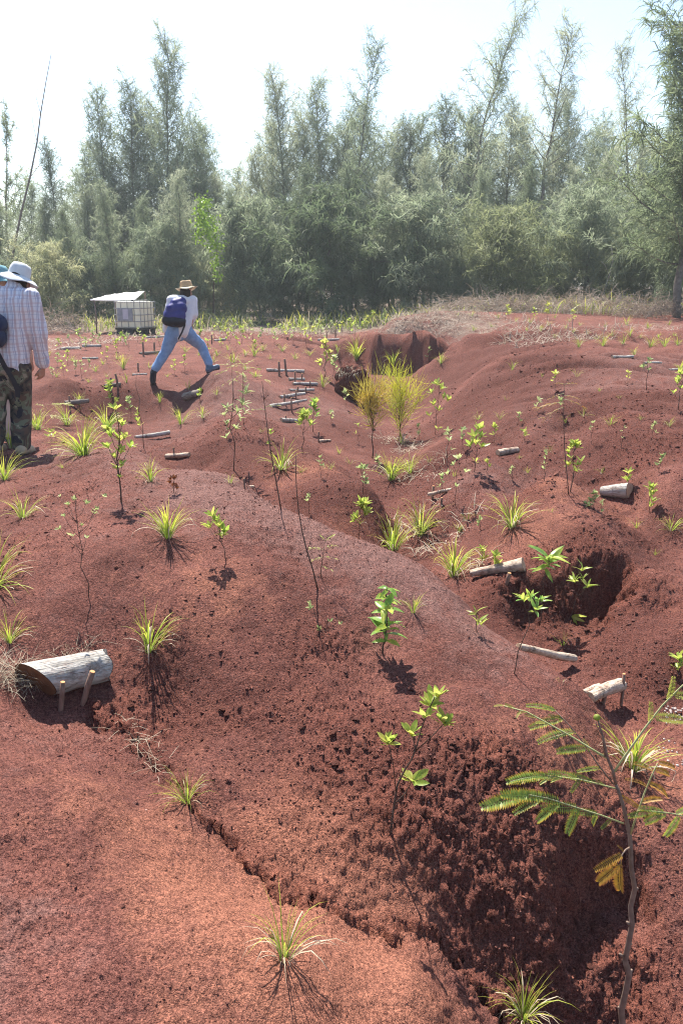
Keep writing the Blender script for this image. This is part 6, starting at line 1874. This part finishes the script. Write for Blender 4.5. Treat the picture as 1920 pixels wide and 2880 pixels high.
# the tall feathery sapling at the right, close to the camera
def hero():
    random.seed(909)
    Y = 1.95
    x0 = at_y(1765, 2960, Y)[0]
    foot = Vector((x0 - .005, Y, ground_z(x0, Y)))
    P = lambda u, v, dy=0.0: Vector(at_y(u, v, Y + dy)) - foot
    root = link('feathery_sapling', None, loc=foot)
    main_px = [(1750,2890),(1746,2840),(1758,2790),(1768,2740),(1756,2700),(1766,2655),(1776,2600),(1772,2550),(1784,2500),(1774,2440),(1773,2400),(1770,2350),(1762,2315),(1752,2270),(1740,2230),(1730,2206)]
    main = [Vector((0, 0, -.06)), Vector((.0, 0, .10))] + [P(u, v, rnd(-.006, .006)) for u, v in main_px]
    rad = [.0105 - .0062 * i / (len(main) - 1) for i in range(len(main))]
    top = [P(1730,2206), P(1722,2168), P(1706,2130), P(1700,2100), P(1692,2065), P(1684,2040), P(1680,2024)]
    V, F = tube([(main, rad), (top, [.0043, .0022]), ([P(1700,2128), P(1692,2070), P(1676,2040), P(1674,2030)], [.0018, .0012])], 9)
    # leaf scars along the stem
    a = Acc(); a.add(V, F)
    for (u, v, sg) in ((1746,2840,-1),(1768,2735,1),(1784,2505,1),(1750,2690,-1),(1770,2600,-1),(1766,2660,1)):
        VV, FF = tube([([P(u, v), P(u + sg * 9, v - 8)], [.0065, .003])], 6); a.add(VV, FF)
    link('stem', a.mesh('stem', [MAT_STEM_PALE]), root)
    link('bud', mesh_from('bud', *lump_at(P(1678,2018), .009), [MAT_PINNA_YOUNG]), root)
    def frond(pts, pins, mat, rm, r=.0026):
        path = [P(*p) for p in pts]
        fr_p = []
        for f, du, dv, L in pins:
            d = Vector((du, rnd(-25, 25), -dv))
            fr_p.append((f, d, L))
        return add_frond(root, path, fr_p, mat, rm, r)
    px = Y / 2322 * 1.28
    # left lower frond, full grown
    frond([(1752,2316,0),(1690,2293,.0),(1610,2268,-.01),(1540,2245,-.02),(1485,2235,-.03)],
          [(.999,-118,20,118*px),(.98,-112,36,112*px),(.80,-86,48,86*px),(.80,-90,-26,112*px),(.62,-58,70,90*px),(.62,-80,-24,104*px),(.45,-30,70,80*px),(.45,-70,-18,92*px),(.28,-12,46,54*px),(.28,-60,-18,70*px),(.14,-20,8,36*px)], MAT_PINNA, MAT_STEM_GREEN)
    # second left frond above it
    frond([(1732,2218,0),(1690,2207,.01),(1630,2192,.02),(1570,2185,.02),(1535,2182,.02)],
          [(.999,-90,12,98*px),(.97,-84,-6,92*px),(.85,-30,16,40*px),(.70,-60,-14,76*px),(.70,-26,22,40*px),(.52,-60,-16,72*px),(.50,-22,22,38*px),(.35,-50,-14,60*px),(.2,-22,-16,34*px)], MAT_PINNA, MAT_STEM_GREEN)
    # upper left frond, young, with soft curled tip
    frond([(1706,2132,.0),(1660,2105,.02),(1600,2068,.04),(1540,2035,.06),(1480,2002,.08),(1415,1985,.10)],
          [(.999,-26,0,24*px),(.9,-22,-10,26*px),(.8,-24,-12,30*px),(.7,-26,-10,30*px),(.85,-14,12,22*px),(.62,-24,-6,32*px)], MAT_PINNA_YOUNG, MAT_STEM_GREEN, .0034)
    frond([(1724,2206,.03),(1680,2150,.05),(1640,2090,.06),(1600,2040,.08),(1560,1998,.10)],
          [(.999,-64,-14,70*px),(.98,-30,-12,36*px),(.86,-84,10,88*px),(.84,-30,-14,40*px),(.66,-86,8,92*px),(.64,-20,-20,34*px),(.44,-70,12,74*px),(.40,-10,-30,36*px),(.20,-56,0,60*px)], MAT_PINNA, MAT_STEM_PALE, .0024)
    # upper right frond running off the frame
    frond([(1726,2170,.0),(1760,2120,.0),(1810,2050,.01),(1860,1985,.02),(1910,1935,.03),(1960,1890,.04)],
          [(.999,60,-20,70*px),(.9,70,8,80*px),(.86,18,-50,54*px),(.72,76,4,86*px),(.66,16,-56,58*px),(.5,76,-2,78*px),(.46,2,-44,46*px)], MAT_PINNA_YOUNG, MAT_STEM_GREEN, .0036)
    # pale stalk to the right with old orange leaves
    frond([(1772,2346,.0),(1790,2290,-.01),(1812,2228,-.01),(1832,2180,-.02),(1848,2146,-.02)],
          [(.999,52,14,56*px),(.97,-10,-12,20*px),(.85,62,22,66*px),(.84,-40,-18,46*px),(.62,66,30,72*px),(.58,-44,-26,50*px),(.38,60,-6,64*px),(.32,-44,-30,52*px)], MAT_PINNA_OLD, MAT_STEM_GREEN, .0030)
    # right frond, full grown, running off the frame
    frond([(1792,2280,-.02),(1850,2283,-.03),(1890,2288,-.03),(1930,2298,-.03),(1990,2320,-.03)],
          [(.2,-60,8,62*px),(.35,-60,-16,60*px),(.4,-50,40,66*px),(.6,-20,70,74*px),(.55,60,-22,64*px),(.75,60,-8,60*px),(.85,6,66,70*px),(.999,60,20,80*px)], MAT_PINNA, MAT_STEM_GREEN)
    # drooping old leaves low on the stem
    frond([(1772,2382,.0),(1758,2390,-.02),(1748,2405,-.03),(1742,2432,-.04)],
          [(.6,-68,26,78*px),(.98,-50,80,98*px),(.999,4,96,100*px),(.5,-16,-22,22*px),(.9,14,46,60*px)], MAT_PINNA_OLD, MAT_STEM_PALE, .003)
    tag(root, 'tall feathery-leaved sapling close to the camera at the right', 'sapling')
def lump_at(c, r):
    V, F = lump(9, 2, .3, .1)
    return [c + v * r for v in V], F
hero()

# far field: rows of small seedlings before the trees
random.seed(31)
FAR_S = [(170,960),(225,940),(285,960),(365,965),(405,955),(450,950),(525,945),(550,965),(625,960),(665,970),(690,930),(710,950),(785,925),(815,925),(870,920),(895,925),(945,930),(985,915),(1000,925),(1045,895),(1080,890),(1420,880),(1500,880),(1610,890),(196,950),(240,962),(162,1010),(190,1004),(214,1030),(250,1020),(312,945),(348,950),(388,941),(490,1030),(518,1021),(566,950),(603,942),(648,950),(636,935),(300,1000),(150,1045),(180,1040),(230,1040),(262,950),(330,968),(585,975),(700,928),(735,940),(772,945),(826,945),(845,935),(880,930),(905,945),(930,915),(960,925),(1015,915),(660,920),(620,925),(680,945),(755,925),(800,930),(860,950),(720,965),(1030,905)]
for i, (u, v) in enumerate(FAR_S):
    sapling(u, v + 22, rnd(26, 46), 'tiny yellow-green seedling in the far planted field before the trees', rnd(-4, 4), nw=random.randint(4, 7), leaf=rnd(6, 9), nl=5, bare=.25, spread=.35, seed=100 + i, near=False, group='far planted seedlings', name='seedling', category='seedling', mat=random.choice([MAT_LEAF, MAT_LEAF, MAT_LEAF_GREY]))
FAR_T = [(160,1060),(250,1075),(290,1025),(420,1035),(470,1060),(600,1020),(690,1040),(720,1060),(760,1010),(870,1000),(950,990),(1330,930),(1380,920),(1520,930),(1630,915),(1700,920),(1760,915),(1820,925),(1880,915),(1600,905),(1560,895),(1430,885),(120,1015),(140,1000),(300,1060),(450,1010),(560,1000),(610,1000),(640,985),(740,985),(690,1000),(830,1010),(270,1045),(205,1015),(330,1010),(985,930),(1050,915),(1100,890),(1200,880),(1400,895),(1450,905),(1490,910),(1540,915),(1590,925),(1610,935),(1650,940),(1720,945),(1770,945),(1800,950),(1850,950),(1895,945),(1560,950),(1480,930),(1680,955)]
for i, (u, v) in enumerate(FAR_T):
    tuft(u, v, rnd(18, 34), 'small far sedge tuft among the seedlings near the tree line', 14, 5, 1.1, 'small far sedge tufts', 300 + i, near=False)

# small sprouts all over the gullied middle slopes
random.seed(73)
MID = [(640,1225),(735,1215),(760,1270),(845,1330),(900,1345),(985,1305),(1010,1245),(1035,1190),(1065,1330),(1150,1180),(1180,1240),(1205,1300),(1240,1390),(1275,1340),(1300,1265),(1345,1180),(1370,1330),(1405,1180),(1440,1350),(1460,1290),(1510,1160),(1545,1270),(1570,1160),(1640,1170),(1660,1250),(1690,1330),(1745,1260),(1800,1180),(1850,1330),(1880,1200),(1765,1080),(1620,1060),(1560,1100),(1440,1040),(870,1440),(1010,1470),(1350,1490),(1550,1440),(1690,1460),(1840,1560),(560,1130),(610,1110),(690,1090),(450,1130),(370,1180),(270,1215),(930,1190),(890,1130),(1060,1150)]
for i, (u, v) in enumerate(MID):
    if i % 2:
        tuft(u, v, rnd(22, 40), 'small sedge sprout on the gullied middle slopes', 9, 4, 1.1, 'small sedge sprouts of the middle slopes', 500 + i, near=False)
    else:
        sapling(u, v, rnd(30, 62), 'small thin-stemmed seedling on the gullied middle slopes', rnd(-6, 6), nw=random.randint(3, 6), leaf=rnd(8, 13), nl=4, bare=.35, spread=.25, seed=600 + i, near=False, group='small seedlings of the middle slopes', name='seedling', category='seedling', mat=random.choice([MAT_LEAF, MAT_LEAF_GREY, MAT_LEAF_GREY]), thick=.7)
# ------------------------------------------------------------------ crumbs, clods, straw
def scatter_points(n, ymin, ymax, rng, weight=None):
    """random places on the ground grid, evenly in the picture plane of the plan"""
    rows = np.where((GROUND_ROWS > ymin) & (GROUND_ROWS < ymax))[0]
    out = []
    while len(out) < n:
        r = rng.choice(rows, 4 * n); c = rng.integers(60, GX.shape[1] - 60, 4 * n)
        p = GPOS[r, c]
        if weight is not None:
            keep = rng.random(len(p)) < weight(p)
            p = p[keep]
        out += list(p)
    return np.array(out[:n])

OCTA = np.array([(1, 0, 0), (-1, 0, 0), (0, 1, 0), (0, -1, 0), (0, 0, 1), (0, 0, -1)], dtype=np.float64)
OCTF = np.array([(0, 2, 4), (2, 1, 4), (1, 3, 4), (3, 0, 4), (2, 0, 5), (1, 2, 5), (3, 1, 5), (0, 3, 5)])
def crumbs(name, pts, sizes, rng, sink=.25):
    n = len(pts)
    V = OCTA[None] * rng.uniform(.6, 1.25, (n, 6, 1)) + rng.normal(0, .12, (n, 6, 3))
    a = rng.uniform(0, 6.28, n); b = rng.normal(0, .6, n)
    ca, sa, cb, sb = np.cos(a), np.sin(a), np.cos(b), np.sin(b)
    R = np.zeros((n, 3, 3))
    R[:, 0, 0] = ca; R[:, 0, 1] = -sa * cb; R[:, 0, 2] = sa * sb
    R[:, 1, 0] = sa; R[:, 1, 1] = ca * cb; R[:, 1, 2] = -ca * sb
    R[:, 2, 1] = sb; R[:, 2, 2] = cb
    V = np.einsum('nij,nkj->nki', R, V) * sizes[:, None, None]
    V[..., 2] *= .55
    V += pts[:, None] + np.array([0, 0, 1])[None, None] * (sizes * sink)[:, None, None]
    F = (np.arange(n)[:, None, None] * 6 + OCTF[None]).reshape(-1, 3)
    me = mesh_from(name, V.reshape(-1, 3), F, [MAT_EARTH], False)
    t = np.repeat(rng.uniform(.35, .70, n), 6).astype(np.float32)
    for nm, val in (('tint', t), ('crumb', np.repeat(rng.uniform(0, .25, n), 6).astype(np.float32)), ('litter', np.zeros(n * 6, dtype=np.float32))):
        at = me.attributes.new(nm, 'FLOAT', 'POINT'); at.data.foreach_set('value', val)
    return me
rng = np.random.default_rng(21)
def patchy(p):
    return np.clip(.30 + 1.6 * (fbm(p[:, 0] * 2.2, p[:, 1] * 2.2, 3, 61) + .05) + .8 * crumb_mask(p[:, 0], p[:, 1]), .08, 1)
pts = scatter_points(46000, 1.2, 9.0, rng, patchy)
sz = (.0008 + .00052 * pts[:, 1]) * rng.lognormal(0, .40, len(pts))
grit = link('earth_crumbs', crumbs('earth_crumbs', pts, np.clip(sz, .0015, .02), rng), ground); grit['kind'] = 'stuff'
pts = scatter_points(8000, 1.2, 24.0, rng, lambda p: np.clip(crumb_mask(p[:, 0], p[:, 1]) * 1.0, .02, 1))
sz = (.002 + .0008 * pts[:, 1]) * rng.lognormal(0, .45, len(pts))
g2 = link('earth_crumbs', crumbs('earth_crumbs', pts, np.clip(sz, .004, .035), rng), ground); g2['kind'] = 'stuff'

# the largest clods one by one
CLODS = []
for k in range(6):
    V, F = lump(20 + k, 2, .45, .22, .8, 1.6, 4.0)
    CLODS.append(earth_attr(mesh_from('clod', V, F, [MAT_EARTH], False), .40 + .05 * k, .3))
random.seed(8)
cp = scatter_points(300, 1.5, 6.5, rng, lambda p: np.clip(crumb_mask(p[:, 0], p[:, 1]) - .55, 0.0, 1))
for p in cp:
    r = rnd(.005, .013) * (0.6 + .2 * p[1])
    o = link('clod', random.choice(CLODS), ground, loc=(p[0], p[1], p[2] + r * .1), rot=(rnd(-.3, .3), rnd(-.3, .3), rnd(0, 6.28)), scale=(r * rnd(.8, 1.3), r, r * rnd(.4, .65)))

def straw_patch(name, label, spots, L=(.1, .3), w=.0035, seed=0, lift=.02, up=.35, mat=None, cat='dry grass', y_px=True):
    """loose dry stalks: spots = [(u, v, radius m, count)]"""
    random.seed(seed)
    a = Acc()
    for (u, v, r, n) in spots:
        c = on_ground(u, v)
        for _ in range(n):
            az, q = rnd(0, 6.28), r * math.sqrt(random.random())
            x, y = c.x + math.cos(az) * q, c.y + math.sin(az) * q * .8
            p = Vector((x, y, ground_z(x, y) + rnd(0, lift)))
            ln = rnd(*L); d = Vector((rnd(-1, 1), rnd(-1, 1), abs(random.gauss(0, up)))).normalized()
            path = [p, p + d * ln * .5 + Vector((0, 0, .05 * ln)), p + d * ln + Vector((rnd(-.15, .15) * ln, rnd(-.15, .15) * ln, -.12 * ln))]
            V, F, T = ribbon(path, [w, w * .9, w * .3], d.cross(Vector((rnd(-.3, .3), rnd(-.3, .3), 1))), .2)
            a.add(V, F, T)
    o = link(name, a.mesh(name, [mat or MAT_STRAW]))
    return tag(o, label, cat, kind='stuff')
MAT_BRUSH = leaf_mat('grey_brush', [(0.2, (.17, .13, .10)), (0.5, (.29, .23, .18)), (0.8, (.42, .35, .28))], .2, 2.0, .8)
straw_patch('dry_grass', 'mat of dry grass stuffed behind the thick grey log', [(150,1872,.07,30),(220,1850,.07,30),(50,1905,.09,110),(15,1905,.09,110),(260,1835,.06,14)], (.05, .15), .0016, 1, .02, .28)
straw_patch('dry_grass', 'dry grass roots along the upper part of the near rill', [(340,2035,.04,12),(400,2090,.05,16),(430,2130,.05,14),(460,2170,.05,8)], (.04, .12), .0015, 2, .008, .2)
straw_patch('dry_grass', 'grey dry grass covering the far knoll', [(1100,905,.8,150),(1180,895,.9,170),(1260,885,.9,170),(1340,890,.9,150),(1420,925,.8,110),(1480,945,.6,120),(1560,960,.8,130),(1660,935,1.0,80),(1800,930,1.0,80),(1230,915,.8,120)], (.12, .38), .012, 3, .05, .45, MAT_BRUSH)
straw_patch('dry_grass', 'loose straw lying in the main gully', [(1150,1270,.25,60),(1200,1330,.3,60),(1180,1480,.25,50),(1230,1540,.2,40),(1330,1600,.12,24),(1300,1480,.2,30),(1110,1240,.3,60)], (.05, .22), .005, 4, .03, .4)
straw_patch('dry_grass', 'straw scattered over the far field by the water tank', [(100,985,1.2,160),(220,965,1.4,180),(400,950,1.5,140),(560,945,1.5,140),(700,935,1.5,150),(850,940,1.2,160),(960,925,1.0,150)], (.1, .35), .014, 5, .04, .4, MAT_BRUSH)
# brushwood at the feet of the trees
def brush(u, y, w, h, label, n, seed, mat=None):
    random.seed(seed)
    x = ray(u, 900)[0] / ray(u, 900)[1] * y
    a = Acc()
    for _ in range(n):
        px_, py_ = x + rnd(-w, w), y + rnd(-.8, .8)
        f = 1 - ((px_ - x) / w) ** 2
        p = Vector((px_, py_, ground_z(px_, py_) + rnd(0, h * .6) * f))
        ln = rnd(.3, .9); d = Vector((rnd(-1, 1), rnd(-.6, .6), rnd(-.2, .8))).normalized()
        path = [p, p + d * ln * .5 + Vector((0, 0, .06)), p + d * ln + Vector((rnd(-.2, .2), 0, -.12))]
        V, F, T = ribbon(path, [.02, .016, .006], (rnd(-1, 1), rnd(-1, 1), rnd(-1, 1)), .2)
        a.add(V, F, T)
    o = link('dry_brush', a.mesh('dry_brush', [mat or MAT_BRUSH]), loc=(0, 0, 0))
    tag(o, label, 'dry brush', kind='stuff')
brush(130, 28.5, 1.3, 1.1, 'heap of pale dry brush left of the canopy', 420, 1)
brush(1330, 29.6, 1.9, .75, 'dry brushwood behind the knoll', 620, 2)
brush(1500, 29.2, 1.6, .7, 'dry brushwood right of the knoll', 480, 3)
brush(1700, 28.6, 1.8, .8, 'pinkish dry brushwood under the right-hand bushes', 560, 4)
brush(1860, 27, 1.4, .7, 'dry brushwood below the dark corner tree', 420, 5)
brush(560, 32.4, 2.2, .5, 'dry undergrowth behind the straw-hatted walker', 420, 6, MAT_NEEDLES_OLIVE)

# dead white branch and the bare whip at the left, the climbing vine
def dead_branch(pts, y, r, label, name='dead_branch', mat=None, twigs=()):
    P = [Vector(at_y(u, v, y)) for u, v in pts]
    base = P[0].copy(); base.z = ground_z(base.x, base.y)
    paths = [([q - base for q in P], r)]
    for tw in twigs: paths.append(([Vector(at_y(u, v, y)) - base for u, v in tw], [r[1] * 1.2, r[1] * .5]))
    V, F = tube(paths, 6)
    o = link(name, mesh_from(name, V, F, [mat or MAT_LOG]), loc=base)
    tag(o, label, 'branch')
dead_branch([(1690,900),(1698,820),(1712,775),(1722,735),(1718,690)], 31.2, [.036, .013], 'white dead branch standing before the right-hand bushes', twigs=[[(1712,775),(1700,745),(1690,735)]])
dead_branch([(28,760),(40,700),(60,600),(85,500),(105,400),(115,320),(130,230),(145,150)], 35.6, [.06, .010], 'bare whip-like tree stem rising at the far left', 'bare_stem', MAT_TRUNK, twigs=[[(105,400),(92,340),(90,300)],[(115,320),(104,280),(106,250)],[(60,600),(30,520),(20,470)],[(85,500),(130,440),(145,390)],[(40,700),(100,650),(120,610)]])
def vine():
    random.seed(66); rng2 = np.random.default_rng(66)
    y = 33.6
    pts = [Vector(at_y(u, v, y)) for u, v in ((600,880),(602,780),(612,700),(600,640),(585,590),(578,560))]
    base = pts[0].copy(); base.z = ground_z(base.x, base.y)
    V, F = tube([([q - base for q in pts], [.03, .012])], 6)
    root = link('climbing_vine', None, loc=base)
    link('stem', mesh_from('stem', V, F, [MAT_STEM]), root)
    a = Acc()
    for (u, v, r, n) in ((575,575,.30,150),(570,620,.34,170),(592,640,.35,180),(605,690,.30,130),(560,660,.22,60),(608,740,.22,60),(610,780,.16,36)):
        c = Vector(at_y(u, v, y - .2)) - base
        for _ in range(n):
            p = c + Vector((random.gauss(0, r * .55), random.gauss(0, r * .5), random.gauss(0, r * .6)))
            M = frame(p, (rnd(-1, 1), rnd(-1, .2), rnd(-1, .6)), (rnd(-.5, .5), -1, rnd(0, 1)))
            L = rnd(.07, .14)
            a.add(*random.choice(LEAF_SHAPES), M=M @ Matrix.Diagonal((L * 1.2, L * 1.5, L, 1)))
    link('foliage', a.mesh('foliage', [MAT_VINE]), root)
    tag(root, 'bright green vine climbing the trees right of the straw-hatted walker', 'vine')
vine()
# white grit by the right edge
pts = []
random.seed(4)
a = Acc()
for _ in range(90):
    g = on_ground(rnd(1868, 1935), rnd(1985, 2035)) if random.random() < .8 else on_ground(rnd(1850, 1925), rnd(2080, 2160))
    r = rnd(.003, .007)
    V, F = lump(random.randint(0, 40), 1, .3, .1)
    a.add([v * r for v in V], F, M=Matrix.Translation(g + Vector((0, 0, r * .3))))
MAT_WHITE_STONE = simple_mat('white_stone', (.36, .28, .25), (.60, .54, .50), 30, .8)
o = link('white_gravel', a.mesh('white_gravel', [MAT_WHITE_STONE], False), ground); o['kind'] = 'stuff'


# tall grass along the feet of the trees
def undergrowth():
    random.seed(55)
    a = Acc()
    for _ in range(5200):
        u = rnd(-80, 2000); y = rnd(29.2, 34.5) - (1.5 if u > 1500 else 0)
        d = ray(u, 900); x = d[0] / d[1] * y
        k = vnoise(np.array([x * .7]), np.array([y * .7]), 5)[0]
        if k < -.12: continue
        L = rnd(.25, .75) * (1 + k)
        a.add(*random.choice(GREEN_SHAPES), mat=0 if random.random() < .55 else 1, M=Matrix.Translation((x, y, ground_z(x, y) - .02)) @ Matrix.Rotation(rnd(0, 6.28), 4, 'Z') @ Matrix.Rotation(rnd(0, .6), 4, 'Y') @ Matrix.Diagonal((L, L * 1.5, L, 1)))
    o = link('undergrowth', a.mesh('undergrowth', [MAT_BLADE, MAT_STRAW]))
    tag(o, 'strip of tall yellow-green grass along the feet of the trees', 'grass', kind='stuff')
undergrowth()

# ------------------------------------------------------------------ added veil volume standing in for lens flare over the trees
hz_m = bpy.data.materials.new('lens_veil'); hz_m.use_nodes = True
nt = hz_m.node_tree
for n in list(nt.nodes):
    if n.type == 'BSDF_PRINCIPLED': nt.nodes.remove(n)
pv = nt.nodes.new('ShaderNodeVolumePrincipled')
pv.inputs['Color'].default_value = (.84, .93, 1.0, 1)
pv.inputs['Density'].default_value = VEIL_DENSITY
pv.inputs['Anisotropy'].default_value = .3
nt.links.new(pv.outputs[0], nt.nodes['Material Output'].inputs['Volume'])
bpy.context.view_layer.update()
_top = max(max((o.matrix_world @ Vector(c)).z for c in o.bound_box) for o in COL.objects if o.type == 'MESH') + .5
_bot = float(GPOS[..., 2].min()) - 1.0
V, F = box(1640, 450, _top - _bot, 0, (0, 210, (_top + _bot) / 2))
veil_box = link('veil_box', mesh_from('veil_box', V, F, [hz_m], False))
tag(veil_box, kind='stuff')
